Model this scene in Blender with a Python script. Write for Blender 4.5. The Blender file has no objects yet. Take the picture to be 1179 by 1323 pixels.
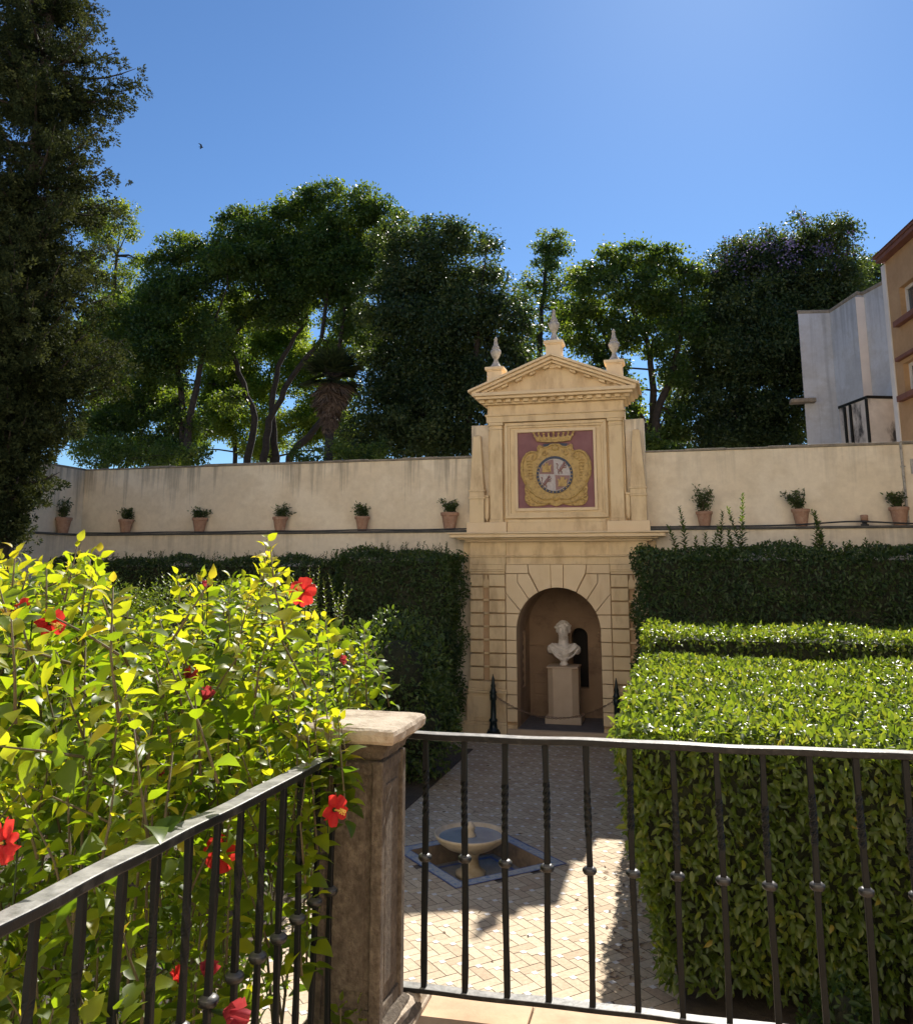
import bpy, math, random
import numpy as np
from mathutils import Vector
random.seed(7)
rng = np.random.default_rng(11)
scene = bpy.context.scene
R = math.radians

# ------------------------------------------------------------------ camera
cd = bpy.data.cameras.new("camera")
cam = bpy.data.objects.new("camera", cd)
scene.collection.objects.link(cam)
cam.location = (0, 0, 3.8)
cam.rotation_euler = (R(90 + 10.1), 0, R(14.5))
cd.sensor_fit = 'HORIZONTAL'
cd.sensor_width = 36
cd.lens = 1085 / 1179 * 36
cd.shift_x = 0
cd.shift_y = -124.5 / 1179
cd.clip_start = 0.05
cd.clip_end = 3000
scene.camera = cam

# ------------------------------------------------------------------ light
SUN_EL, SUN_AZ = 41.5, 5.2          # azimuth measured from +Y towards +X
world = bpy.data.worlds.new("World")
scene.world = world
world.use_nodes = True
wt = world.node_tree
sky = wt.nodes.new("ShaderNodeTexSky")
sky.sky_type = 'NISHITA'
sky.sun_disc = False
sky.sun_elevation = R(SUN_EL)
sky.sun_rotation = R(SUN_AZ)
sky.altitude = 0
sky.air_density = 1.0
sky.dust_density = 0.14
sky.ozone_density = 4.0
bg = wt.nodes["Background"]
bg.inputs[1].default_value = 0.10
tintn = wt.nodes.new("ShaderNodeMix"); tintn.data_type = 'RGBA'; tintn.blend_type = 'MULTIPLY'
tintn.inputs['Factor'].default_value = 1
tintn.inputs['B'].default_value = (.305, .39, .465, 1)
wt.links.new(sky.outputs[0], tintn.inputs['A'])
wt.links.new(tintn.outputs['Result'], bg.inputs[0])
sl = bpy.data.lights.new("sun", 'SUN')
sl.energy = 3.3
sl.angle = R(0.5)
sl.color = (1.0, 0.94, 0.84)
sun = bpy.data.objects.new("sun", sl)
scene.collection.objects.link(sun)
sun.rotation_euler = (R(90 - SUN_EL), 0, R(180 - SUN_AZ))
sun.location = (2, 30, 30)
vs = scene.view_settings
vs.view_transform = 'Standard'
vs.look = 'None'
vs.exposure = 1.48
vs.gamma = 1
cy = scene.cycles
cy.use_denoising = True
cy.max_bounces = 8
cy.transparent_max_bounces = 8
cy.sample_clamp_indirect = 6


# ------------------------------------------------------------------ helpers
def tag(o, label=None, cat=None, group=None, kind=None):
    if label: o["label"] = label
    if cat: o["category"] = cat
    if group: o["group"] = group
    if kind: o["kind"] = kind
    return o


def thing(name, label, cat, loc=(0, 0, 0), group=None):
    o = bpy.data.objects.new(name, None)
    o.empty_display_size = 0.2
    scene.collection.objects.link(o)
    o.location = loc
    return tag(o, label, cat, group)


def wloc(o):
    v = Vector((0, 0, 0))
    while o is not None:
        v += o.location
        o = o.parent
    return v


class MB:
    """collects faces in world coordinates, then links them as one mesh object"""

    def __init__(s):
        s.v, s.f, s.t = [], [], []

    def face(s, pts, t=0.5):
        i = len(s.v)
        s.v += [tuple(p) for p in pts]
        s.f.append(tuple(range(i, i + len(pts))))
        s.t.append(t)

    def box(s, x0, x1, y0, y1, z0, z1, t=0.5):
        i = len(s.v)
        s.v += [(x0, y0, z0), (x1, y0, z0), (x1, y1, z0), (x0, y1, z0), (x0, y0, z1), (x1, y0, z1), (x1, y1, z1), (x0, y1, z1)]
        for q in ((0, 3, 2, 1), (4, 5, 6, 7), (0, 1, 5, 4), (1, 2, 6, 5), (2, 3, 7, 6), (3, 0, 4, 7)):
            s.f.append(tuple(i + k for k in q)); s.t.append(t)

    def frustum(s, cx, cy, a0, b0, z0, a1, b1, z1, t=0.5):
        i = len(s.v)
        for a, b, z in ((a0, b0, z0), (a1, b1, z1)):
            s.v += [(cx - a, cy - b, z), (cx + a, cy - b, z), (cx + a, cy + b, z), (cx - a, cy + b, z)]
        for q in ((0, 3, 2, 1), (4, 5, 6, 7), (0, 1, 5, 4), (1, 2, 6, 5), (2, 3, 7, 6), (3, 0, 4, 7)):
            s.f.append(tuple(i + k for k in q)); s.t.append(t)

    def prism(s, poly, y0, y1, t=0.5):
        """poly in (x, z), extruded along y from y0 (front) to y1"""
        n = len(poly); i = len(s.v)
        s.v += [(x, y0, z) for x, z in poly] + [(x, y1, z) for x, z in poly]
        a = sum(poly[k][0] * poly[(k + 1) % n][1] - poly[(k + 1) % n][0] * poly[k][1] for k in range(n))
        fr = list(range(i, i + n)); bk = [k + n for k in fr]
        if a < 0:
            fr.reverse(); bk.reverse()
        s.f.append(tuple(fr)); s.t.append(t)
        s.f.append(tuple(reversed(bk))); s.t.append(t)
        for k in range(n):
            p, q = fr[k], fr[(k + 1) % n]
            s.f.append((q, p, bk[k], bk[(k + 1) % n])); s.t.append(t)

    def vprism(s, poly, z0, z1, t=0.5):
        """poly in (x, y), extruded along z"""
        n = len(poly); i = len(s.v)
        s.v += [(x, y, z0) for x, y in poly] + [(x, y, z1) for x, y in poly]
        a = sum(poly[k][0] * poly[(k + 1) % n][1] - poly[(k + 1) % n][0] * poly[k][1] for k in range(n))
        lo = list(range(i, i + n)); hi = [k + n for k in lo]
        if a < 0:
            lo.reverse(); hi.reverse()
        s.f.append(tuple(hi)); s.t.append(t)
        s.f.append(tuple(reversed(lo))); s.t.append(t)
        for k in range(n):
            s.f.append((lo[k], lo[(k + 1) % n], hi[(k + 1) % n], hi[k])); s.t.append(t)

    def lathe(s, prof, c, seg=24, cap=True, t=0.5):
        i = len(s.v)
        for r, z in prof:
            for k in range(seg):
                a = 2 * math.pi * k / seg
                s.v.append((c[0] + r * math.cos(a), c[1] + r * math.sin(a), c[2] + z))
        for j in range(len(prof) - 1):
            for k in range(seg):
                a, b = i + j * seg + k, i + j * seg + (k + 1) % seg
                s.f.append((a, b, b + seg, a + seg)); s.t.append(t)
        if cap:
            s.f.append(tuple(reversed(range(i, i + seg)))); s.t.append(t)
            e = i + (len(prof) - 1) * seg
            s.f.append(tuple(range(e, e + seg))); s.t.append(t)

    def tube(s, pts, rad, seg=6, cap=True, t=0.5):
        pts = [Vector(p) for p in pts]
        if not hasattr(rad, '__len__'):
            rad = [rad] * len(pts)
        i = len(s.v); prev = None
        for k, p in enumerate(pts):
            d = (pts[min(k + 1, len(pts) - 1)] - pts[max(k - 1, 0)])
            d = d.normalized() if d.length > 1e-9 else Vector((0, 0, 1))
            if prev is None:
                u = d.cross(Vector((0, 0, 1)) if abs(d.z) < .9 else Vector((1, 0, 0))).normalized()
            else:
                u = (prev - d * prev.dot(d))
                u = u.normalized() if u.length > 1e-6 else d.orthogonal().normalized()
            prev = u
            w = d.cross(u)
            for m in range(seg):
                a = 2 * math.pi * m / seg
                s.v.append(tuple(p + (u * math.cos(a) + w * math.sin(a)) * rad[k]))
        for j in range(len(pts) - 1):
            for m in range(seg):
                a, b = i + j * seg + m, i + j * seg + (m + 1) % seg
                s.f.append((a, b, b + seg, a + seg)); s.t.append(t)
        if cap:
            s.f.append(tuple(reversed(range(i, i + seg)))); s.t.append(t)
            e = i + (len(pts) - 1) * seg
            s.f.append(tuple(range(e, e + seg))); s.t.append(t)

    def ball(s, c, r, seg=12, rings=8, t=0.5):
        if not hasattr(r, '__len__'): r = (r, r, r)
        i = len(s.v)
        s.v.append((c[0], c[1], c[2] - r[2]))
        for j in range(1, rings):
            a = math.pi * j / rings
            for k in range(seg):
                b = 2 * math.pi * k / seg
                s.v.append((c[0] + r[0] * math.sin(a) * math.cos(b), c[1] + r[1] * math.sin(a) * math.sin(b), c[2] - r[2] * math.cos(a)))
        s.v.append((c[0], c[1], c[2] + r[2]))
        top = len(s.v) - 1
        for k in range(seg):
            k2 = (k + 1) % seg
            s.f.append((i, i + 1 + k2, i + 1 + k)); s.t.append(t)
            for j in range(rings - 2):
                a, b = i + 1 + j * seg + k, i + 1 + j * seg + k2
                s.f.append((a, b, b + seg, a + seg)); s.t.append(t)
            e = i + 1 + (rings - 2) * seg
            s.f.append((e + k, e + k2, top)); s.t.append(t)

    def build(s, name, mat, parent=None, smooth=False, bevel=0, seg=2, tint=False):
        off = wloc(parent) if parent else Vector((0, 0, 0))
        me = bpy.data.meshes.new(name)
        me.from_pydata([(a - off.x, b - off.y, c - off.z) for a, b, c in s.v], [], s.f)
        if tint:
            at = me.attributes.new("tint", 'FLOAT', 'FACE')
            at.data.foreach_set("value", np.array(s.t, dtype=np.float32))
        me.materials.append(mat)
        if smooth:
            me.polygons.foreach_set("use_smooth", [True] * len(me.polygons))
        o = bpy.data.objects.new(name, me)
        scene.collection.objects.link(o)
        if parent: o.parent = parent
        if bevel:
            m = o.modifiers.new("bevel", 'BEVEL')
            m.width = bevel; m.segments = seg; m.limit_method = 'ANGLE'; m.angle_limit = R(35)
        return o


def npmesh(name, verts, faces, mat, parent=None, tint=None, smooth=False):
    """verts (N,3), faces (M,k) numpy, tint per face"""
    off = wloc(parent) if parent else Vector((0, 0, 0))
    verts = verts - np.array(off)
    me = bpy.data.meshes.new(name)
    n, m, k = len(verts), len(faces), faces.shape[1]
    me.vertices.add(n); me.loops.add(m * k); me.polygons.add(m)
    me.vertices.foreach_set("co", verts.astype(np.float32).ravel())
    me.loops.foreach_set("vertex_index", faces.astype(np.int32).ravel())
    me.polygons.foreach_set("loop_start", np.arange(0, m * k, k, dtype=np.int32))
    me.update(calc_edges=True)
    if tint is not None:
        at = me.attributes.new("tint", 'FLOAT', 'FACE')
        at.data.foreach_set("value", tint.astype(np.float32))
    if smooth:
        me.polygons.foreach_set("use_smooth", np.ones(m, dtype=bool))
    me.materials.append(mat)
    o = bpy.data.objects.new(name, me)
    scene.collection.objects.link(o)
    if parent: o.parent = parent
    return o


def unit(a):
    return a / np.maximum(np.linalg.norm(a, axis=-1, keepdims=True), 1e-9)


# leaf templates: x = across, y = along the leaf, z = up.
T_QUAD = (np.array([(0, 0, 0), (.5, .45, .06), (0, 1, 0), (-.5, .45, .06)]), np.array([(0, 1, 2, 3)]))
T_LEAF = (np.array([(0, 0, 0), (0, .33, -.05), (0, .7, -.06), (0, 1, -.16),
                    (.42, .28, .05), (.36, .66, .03), (-.42, .28, .05), (-.36, .66, .03)]),
          np.array([(0, 4, 1, 1), (0, 1, 6, 6), (1, 4, 5, 2), (1, 2, 7, 6), (2, 5, 3, 3), (2, 3, 7, 7)]))
_c = [(0, 0, 0), (0, .22, -.03), (0, .5, -.03), (0, .78, -.07), (0, 1.0, -.17)]
_r = [(.36, .2, .05), (.47, .42, .08), (.27, .74, .0)]
T_FINE = (np.array(_c + _r + [(-a, b, c) for a, b, c in _r]),
          np.array([(0, 5, 1, 1), (1, 5, 6, 2), (2, 6, 7, 3), (3, 7, 4, 4), (0, 1, 8, 8), (1, 2, 9, 8), (2, 3, 10, 9), (3, 4, 10, 10)]))


def tri_split(F):
    out = []
    for f in F:
        u = []
        for i in f:
            if i not in u: u.append(i)
        for k in range(1, len(u) - 1):
            out.append((u[0], u[k], u[k + 1]))
    return np.array(out)


T_LEAF = (T_LEAF[0], tri_split(T_LEAF[1]))
T_FINE = (T_FINE[0], tri_split(T_FINE[1]))


def leaves(name, pos, dirs, nrm, length, width, tint, mat, parent, tpl=T_QUAD, smooth=False, curl=None):
    """one mesh of many leaves: pos, growing direction, face normal, sizes"""
    V, F = tpl
    y = unit(dirs)
    x = unit(np.cross(y, nrm))
    z = np.cross(x, y)
    V = np.repeat(V[None], len(pos), 0).astype(float)
    if curl is not None:
        V[:, :, 2] += -curl[:, None] * V[:, :, 1] ** 2
    vv = pos[:, None, :] + V[:, :, 0:1] * (x * width[:, None])[:, None, :] + V[:, :, 1:2] * (y * length[:, None])[:, None, :] \
        + V[:, :, 2:3] * (z * length[:, None])[:, None, :]
    n = len(pos)
    ff = (F[None] + (np.arange(n) * V.shape[1])[:, None, None]).reshape(-1, F.shape[1])
    return npmesh(name, vv.reshape(-1, 3), ff, mat, parent, np.repeat(tint, len(F)), smooth)


def rdir(n):
    return unit(rng.normal(size=(n, 3)))


# ------------------------------------------------------------------ materials
def new_mat(name):
    m = bpy.data.materials.new(name)
    m.use_nodes = True
    return m, m.node_tree, m.node_tree.nodes["Principled BSDF"]


def ramp(nt, stops):
    r = nt.nodes.new("ShaderNodeValToRGB")
    el = r.color_ramp.elements
    while len(el) < len(stops): el.new(0.5)
    for e, (p, c) in zip(el, stops):
        e.position = p; e.color = (*c, 1)
    return r


def coords(nt, scale=(1, 1, 1)):
    g = nt.nodes.new("ShaderNodeNewGeometry")
    mp = nt.nodes.new("ShaderNodeMapping")
    mp.inputs['Scale'].default_value = scale
    nt.links.new(g.outputs['Position'], mp.inputs[0])
    return mp.outputs[0]


def noise(nt, co, scale, detail=5, rough=.6):
    n = nt.nodes.new("ShaderNodeTexNoise")
    n.inputs['Scale'].default_value = scale
    n.inputs['Detail'].default_value = detail
    n.inputs['Roughness'].default_value = rough
    nt.links.new(co, n.inputs['Vector'])
    return n.outputs['Fac']


def mixc(nt, fac, a, b, mode='MIX'):
    m = nt.nodes.new("ShaderNodeMix"); m.data_type = 'RGBA'; m.blend_type = mode
    for sock, val in ((m.inputs['Factor'], fac), (m.inputs['A'], a), (m.inputs['B'], b)):
        if hasattr(val, 'is_linked'): nt.links.new(val, sock)
        elif isinstance(val, (int, float)): sock.default_value = val
        else: sock.default_value = (*val, 1)
    return m.outputs['Result']


def mathn(nt, op, a, b=None, clamp=False):
    m = nt.nodes.new("ShaderNodeMath"); m.operation = op; m.use_clamp = clamp
    for k, val in enumerate((a, b)):
        if val is None: continue
        if hasattr(val, 'is_linked'): nt.links.new(val, m.inputs[k])
        else: m.inputs[k].default_value = val
    return m.outputs[0]


def bump(nt, bs, h, strength=.3, dist=.01):
    b = nt.nodes.new("ShaderNodeBump")
    b.inputs['Strength'].default_value = strength
    b.inputs['Distance'].default_value = dist
    nt.links.new(h, b.inputs['Height'])
    nt.links.new(b.outputs[0], bs.inputs['Normal'])


def stone(name, c0, c1, scale=3, rough=.85, bscale=40, bst=.3, bdist=.008, dirt=None, dscale=2.0, lo=.5, hi=.68, stretch=(1, 1, 1), metallic=0):
    m, nt, bs = new_mat(name)
    co = coords(nt)
    f = noise(nt, co, scale, 6)
    r = ramp(nt, [(.3, c0), (.7, c1)])
    nt.links.new(f, r.inputs[0])
    col = r.outputs[0]
    if dirt:
        d = noise(nt, coords(nt, stretch), dscale, 7, .68)
        dr = ramp(nt, [(lo, (0, 0, 0)), (hi, (1, 1, 1))])
        nt.links.new(d, dr.inputs[0])
        col = mixc(nt, dr.outputs[0], col, dirt)
    nt.links.new(col, bs.inputs['Base Color'])
    bs.inputs['Roughness'].default_value = rough
    bs.inputs['Metallic'].default_value = metallic
    bump(nt, bs, noise(nt, co, bscale, 6, .65), bst, bdist)
    return m


def leaf_mat(name, stops, trans, fac=.4, rough=.42, spec=.45):
    """stops: reflectance over tint; trans: transmitted light over tint"""
    m, nt, bs = new_mat(name)
    a = nt.nodes.new("ShaderNodeAttribute"); a.attribute_name = "tint"
    r1 = ramp(nt, stops); r2 = ramp(nt, trans)
    nt.links.new(a.outputs['Fac'], r1.inputs[0]); nt.links.new(a.outputs['Fac'], r2.inputs[0])
    nt.links.new(r1.outputs[0], bs.inputs['Base Color'])
    bs.inputs['Roughness'].default_value = rough
    bs.inputs['Specular IOR Level'].default_value = spec
    tr = nt.nodes.new("ShaderNodeBsdfTranslucent")
    nt.links.new(r2.outputs[0], tr.inputs[0])
    mx = nt.nodes.new("ShaderNodeMixShader")
    mx.inputs[0].default_value = fac
    nt.links.new(bs.outputs[0], mx.inputs[1]); nt.links.new(tr.outputs[0], mx.inputs[2])
    nt.links.new(mx.outputs[0], nt.nodes["Material Output"].inputs[0])
    return m


def tint_mat(name, stops, rough=.8, nscale=30, namt=.35, bst=.2):
    m, nt, bs = new_mat(name)
    a = nt.nodes.new("ShaderNodeAttribute"); a.attribute_name = "tint"
    r1 = ramp(nt, stops)
    nt.links.new(a.outputs['Fac'], r1.inputs[0])
    co = coords(nt)
    n = noise(nt, co, nscale, 6)
    dr = ramp(nt, [(.3, (1 - namt, 1 - namt, 1 - namt * 1.05)), (.7, (1, 1, 1))])
    nt.links.new(n, dr.inputs[0])
    nt.links.new(mixc(nt, 1.0, r1.outputs[0], dr.outputs[0], 'MULTIPLY'), bs.inputs['Base Color'])
    bs.inputs['Roughness'].default_value = rough
    bump(nt, bs, n, bst, .004)
    return m


def wall_mat(name, c0, c1, ztop, drip=(.10, .085, .065), amount=1.0, length=1.6):
    """plaster with dark rain streaks that run down from the coping"""
    m, nt, bs = new_mat(name)
    co = coords(nt)
    r = ramp(nt, [(.3, c0), (.7, c1)])
    nt.links.new(noise(nt, co, .9, 6), r.inputs[0])
    fine = ramp(nt, [(.35, (.92, .91, .90)), (.65, (1, 1, 1))])
    nt.links.new(noise(nt, co, 9, 6), fine.inputs[0])
    col = mixc(nt, 1.0, r.outputs[0], fine.outputs[0], 'MULTIPLY')
    pr_ = ramp(nt, [(.44, (1, 1, 1)), (.52, (.90, .88, .85)), (.60, (.97, .95, .92))]); nt.links.new(noise(nt, coords(nt, (.55, .55, .7)), 1.0, 7, .62), pr_.inputs[0])
    col = mixc(nt, 1.0, col, pr_.outputs[0], 'MULTIPLY')
    st = noise(nt, coords(nt, (3.6, 3.6, .13)), 1.0, 6, .7)
    big = noise(nt, coords(nt, (.35, .35, .2)), 1.0, 2, .5)
    sx = nt.nodes.new("ShaderNodeSeparateXYZ")
    g = nt.nodes.new("ShaderNodeNewGeometry")
    nt.links.new(g.outputs['Position'], sx.inputs[0])
    depth = mathn(nt, 'SUBTRACT', ztop, sx.outputs[2])
    fall = mathn(nt, 'SUBTRACT', 1.0, mathn(nt, 'DIVIDE', depth, length), True)
    thr = mathn(nt, 'ADD', mathn(nt, 'MULTIPLY', st, 1.15), mathn(nt, 'MULTIPLY', fall, .26))
    thr = mathn(nt, 'ADD', thr, mathn(nt, 'MULTIPLY', big, .75))
    sr = ramp(nt, [(.0, (0, 0, 0)), (1.0, (1, 1, 1))])
    thr = mathn(nt, 'DIVIDE', mathn(nt, 'SUBTRACT', thr, 1.17), .20, True)
    nt.links.new(thr, sr.inputs[0])
    k = mathn(nt, 'MULTIPLY', sr.outputs[0], .55 * amount)
    col = mixc(nt, k, col, drip)
    nt.links.new(col, bs.inputs['Base Color'])
    bs.inputs['Roughness'].default_value = .9
    bump(nt, bs, noise(nt, co, 14, 8, .6), .25, .02)
    return m


M = {}
M['stucco'] = stone("ochre_stucco", (.75, .57, .33), (.83, .65, .405), 1.6, .85, 30, .25, .006, dirt=(.45, .30, .16), dscale=1.9, lo=.48, hi=.78, stretch=(1.5, 1.5, .5))
M['joint'] = stone("recessed_render", (.48, .32, .185), (.58, .40, .24), 3, .9, 30, .3, .006)
M['stucco_light'] = stone("pale_stucco", (.78, .60, .37), (.85, .67, .44), 1.8, .85, 30, .2, .005, dirt=(.6, .4, .2), dscale=1.5, lo=.56, hi=.85, stretch=(1.5, 1.5, .5))
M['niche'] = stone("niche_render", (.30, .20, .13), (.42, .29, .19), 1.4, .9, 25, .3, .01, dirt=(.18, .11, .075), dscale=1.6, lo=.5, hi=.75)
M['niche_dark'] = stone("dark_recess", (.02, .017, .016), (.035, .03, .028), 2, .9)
M['relief'] = stone("weathered_relief", (.16, .10, .07), (.26, .17, .11), 7, .9, 30, .6, .03)
M['finial'] = stone("weathered_finial", (.36, .33, .29), (.56, .52, .46), 8, .8, 40, .4, .01, dirt=(.2, .18, .15), dscale=9)
M['marble'] = stone("weathered_marble", (.74, .68, .62), (.83, .77, .71), 5, .6, 40, .25, .006, dirt=(.38, .30, .25), dscale=8, lo=.5, hi=.8)
M['pedestal'] = stone("pedestal_stone", (.54, .41, .29), (.62, .49, .36), 3, .75, 50, .2, .004)
M['purple'] = stone("purple_render", (.22, .098, .105), (.29, .14, .148), 4, .8, 30, .2, .005)
M['gold'] = stone("gilded_stone", (.48, .31, .10), (.62, .43, .16), 9, .6, 40, .5, .01, dirt=(.24, .14, .05), dscale=16, lo=.5, hi=.7)
M['shield_white'] = stone("painted_white", (.42, .37, .35), (.60, .55, .53), 20, .6)
M['shield_red'] = stone("painted_mauve", (.26, .14, .13), (.34, .20, .18), 14, .6)
M['shield_blue'] = stone("painted_blue", (.02, .035, .075), (.035, .055, .10), 10, .5)
M['wall'] = wall_mat("cream_wall", (.86, .74, .56), (.90, .79, .61), 6.46, amount=1.15, length=1.9)
M['wall_clean'] = wall_mat("cream_wall_clean", (.86, .74, .56), (.90, .79, .61), 6.46, amount=.35, length=1.5)
M['wall_low'] = wall_mat("cream_wall_lower", (.82, .72, .56), (.87, .77, .61), 4.6, amount=.5, length=1.2)
M['coping'] = stone("mossy_coping", (.16, .14, .11), (.34, .29, .22), 8, .9, 30, .5, .02)
M['ledge'] = stone("dark_ledge", (.06, .06, .055), (.12, .115, .10), 6, .85, 30, .4, .01)
M['hose'] = stone("black_hose", (.018, .02, .022), (.03, .032, .034), 6, .5)
M['iron'] = stone("black_iron", (.0025, .0035, .004), (.005, .0065, .0075), 18, .5, 60, .3, .002)
M['iron_top'] = stone("worn_glint_iron", (.006, .0065, .007), (.014, .014, .014), 22, .38, 45, .5, .003, dirt=(.05, .048, .045), dscale=16, lo=.52, hi=.75)
def top_glint(m, c, lo=.55, hi=.95):
    """sun glint painted pale, with dust and wear, on faces that look up"""
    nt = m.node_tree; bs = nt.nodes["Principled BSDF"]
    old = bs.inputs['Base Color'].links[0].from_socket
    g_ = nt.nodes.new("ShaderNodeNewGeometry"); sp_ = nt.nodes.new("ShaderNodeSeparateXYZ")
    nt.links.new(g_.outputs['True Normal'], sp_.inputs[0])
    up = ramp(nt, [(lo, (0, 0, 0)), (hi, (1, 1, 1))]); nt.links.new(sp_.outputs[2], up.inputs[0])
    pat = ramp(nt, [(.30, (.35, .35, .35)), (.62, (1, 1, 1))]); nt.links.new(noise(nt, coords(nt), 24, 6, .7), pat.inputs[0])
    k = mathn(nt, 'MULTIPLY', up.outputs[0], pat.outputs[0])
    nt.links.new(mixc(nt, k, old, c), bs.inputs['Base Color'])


top_glint(M['iron_top'], (.34, .33, .31))  # pale colour stands for the bright sun glint along the rail tops
for k_ in ('iron', 'iron_top', 'iron_green'):
    if k_ in M: M[k_].node_tree.nodes["Principled BSDF"].inputs['Specular IOR Level'].default_value = .22
M['iron_collar'] = stone("glint_collar_iron", (.006, .0065, .007), (.014, .014, .014), 22, .4, 45, .4, .002)
top_glint(M['iron_collar'], (.15, .148, .14), .6, 1.0)  # weaker glint on the collar tops, put into the colour
M['iron_green'] = stone("dark_green_iron", (.006, .016, .018), (.012, .026, .028), 14, .4, 50, .2, .003)
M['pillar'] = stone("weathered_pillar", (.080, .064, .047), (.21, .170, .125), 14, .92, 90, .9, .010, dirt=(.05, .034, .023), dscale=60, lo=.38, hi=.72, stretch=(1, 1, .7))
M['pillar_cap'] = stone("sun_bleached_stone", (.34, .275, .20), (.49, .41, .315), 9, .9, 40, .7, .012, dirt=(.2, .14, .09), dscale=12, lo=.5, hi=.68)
M['terrace'] = stone("terrace_slab", (.50, .33, .20), (.62, .44, .28), 5, .85, 50, .35, .005, dirt=(.4, .25, .15), dscale=4, lo=.5, hi=.8)
M['brick'] = tint_mat("paving_bricks", [(0, (.50, .365, .24)), (.5, (.58, .455, .31)), (1, (.66, .54, .38))], .82, 26, .3)
M['mortar'] = stone("paving_joint", (.075, .055, .042), (.13, .10, .075), 20, .95)
M['white_tile'] = stone("white_tile", (.56, .54, .52), (.70, .68, .66), 25, .4)
M['blue_tile'] = stone("blue_tile", (.05, .075, .20), (.11, .14, .27), 16, .55)
M['pale_tile'] = stone("pale_glazed_tile", (.33, .33, .31), (.46, .45, .42), 14, .6, dirt=(.16, .24, .38), dscale=22, lo=.5, hi=.6)
M['basin_wall'] = stone("basin_brick", (.16, .12, .09), (.30, .22, .15), 10, .8, 30, .5, .01)
M['basin_floor'] = stone("basin_floor", (.20, .18, .15), (.30, .27, .23), 7, .8)
M['fountain'] = stone("fountain_marble", (.48, .39, .27), (.58, .49, .37), 6, .5, 40, .25, .005, dirt=(.36, .24, .13), dscale=5, lo=.5, hi=.8)
M['water'] = stone("shallow_water", (.20, .25, .30), (.28, .33, .38), 3, .04, 6, .08, .01)
M['ground'] = stone("bare_earth", (.10, .075, .05), (.17, .13, .09), 1.5, .95, 20, .5, .03)
M['soil'] = stone("planting_soil", (.05, .036, .025), (.10, .075, .05), 6, .95, 25, .7, .03)
M['niche_floor'] = stone("grey_pavement", (.12, .11, .11), (.18, .165, .16), 6, .9, 30, .3, .01)
M['terracotta'] = stone("terracotta", (.33, .18, .115), (.44, .27, .185), 12, .85, 40, .3, .004, dirt=(.5, .38, .28), dscale=14, lo=.55, hi=.75)
M['bark'] = stone("dark_bark", (.028, .022, .017), (.065, .05, .038), 6, .95, 18, .8, .04, stretch=(1, 1, .3))
M['stem'] = stone("green_brown_stem", (.075, .06, .03), (.14, .11, .05), 12, .8)
M['white_bldg'] = wall_mat("whitewashed_wall", (.50, .53, .58), (.60, .63, .67), 13.0, drip=(.20, .21, .23), amount=.75, length=7)
M['white_pier'] = stone("white_pier", (.62, .60, .58), (.72, .69, .66), 2, .9)
M['stained'] = stone("stained_plaster", (.46, .42, .39), (.60, .56, .52), 3, .9, 20, .3, .02, dirt=(.05, .048, .05), dscale=1.1, lo=.5, hi=.62, stretch=(1, 1, .5))
M['ochre_bldg'] = wall_mat("ochre_house_wall", (.42, .26, .135), (.48, .31, .165), 15.5, drip=(.22, .11, .05), amount=.5, length=5)
M['red_trim'] = stone("dark_red_trim", (.15, .06, .045), (.21, .09, .065), 5, .8)
M['roof_tile'] = stone("roof_tile", (.22, .10, .06), (.33, .16, .10), 6, .9)
M['glass'] = stone("window_glass", (.03, .04, .05), (.06, .075, .09), 2, .08)
M['window_frame'] = stone("window_frame", (.55, .53, .50), (.65, .63, .6), 5, .6)
M['bird'] = stone("dark_plumage", (.012, .012, .014), (.03, .03, .032), 8, .8)

M['leaf_tree'] = leaf_mat("broadleaf_tree", [(0, (.028, .055, .016)), (.55, (.055, .098, .026)), (1, (.10, .145, .036))],
                          [(0, (.08, .15, .014)), (.6, (.24, .34, .02)), (1, (.42, .48, .03))], .40, .5, .35)
M['leaf_dense'] = leaf_mat("dense_tree", [(0, (.024, .044, .020)), (.55, (.048, .078, .030)), (1, (.10, .13, .045))],
                           [(0, (.05, .10, .014)), (.6, (.14, .20, .02)), (1, (.28, .33, .03))], .33, .5, .4)
M['leaf_bright'] = leaf_mat("sunlit_tree", [(0, (.05, .10, .015)), (1, (.12, .17, .03))],
                            [(0, (.20, .32, .02)), (1, (.48, .56, .04))], .5, .5, .3)
M['bloom'] = leaf_mat("jacaranda_bloom", [(0, (.10, .085, .16)), (1, (.20, .16, .28))], [(0, (.1, .08, .2)), (1, (.2, .16, .35))], .3, .6, .2)
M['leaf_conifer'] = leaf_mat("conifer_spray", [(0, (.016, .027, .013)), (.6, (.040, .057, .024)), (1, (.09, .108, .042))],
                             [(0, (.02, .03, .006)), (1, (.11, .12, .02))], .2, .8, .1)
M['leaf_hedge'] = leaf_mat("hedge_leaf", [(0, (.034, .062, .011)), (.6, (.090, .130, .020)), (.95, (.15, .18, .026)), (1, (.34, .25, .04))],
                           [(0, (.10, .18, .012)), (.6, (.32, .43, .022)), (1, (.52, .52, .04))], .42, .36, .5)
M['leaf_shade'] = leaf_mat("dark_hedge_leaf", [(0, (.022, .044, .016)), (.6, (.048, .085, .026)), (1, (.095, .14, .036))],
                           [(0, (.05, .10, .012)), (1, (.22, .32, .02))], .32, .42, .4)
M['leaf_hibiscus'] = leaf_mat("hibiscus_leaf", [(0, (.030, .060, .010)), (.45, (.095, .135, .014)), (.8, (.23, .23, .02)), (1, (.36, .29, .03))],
                              [(0, (.13, .24, .008)), (.45, (.42, .58, .012)), (.8, (.85, .80, .02)), (1, (.95, .74, .03))], .5, .42, .38)
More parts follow.
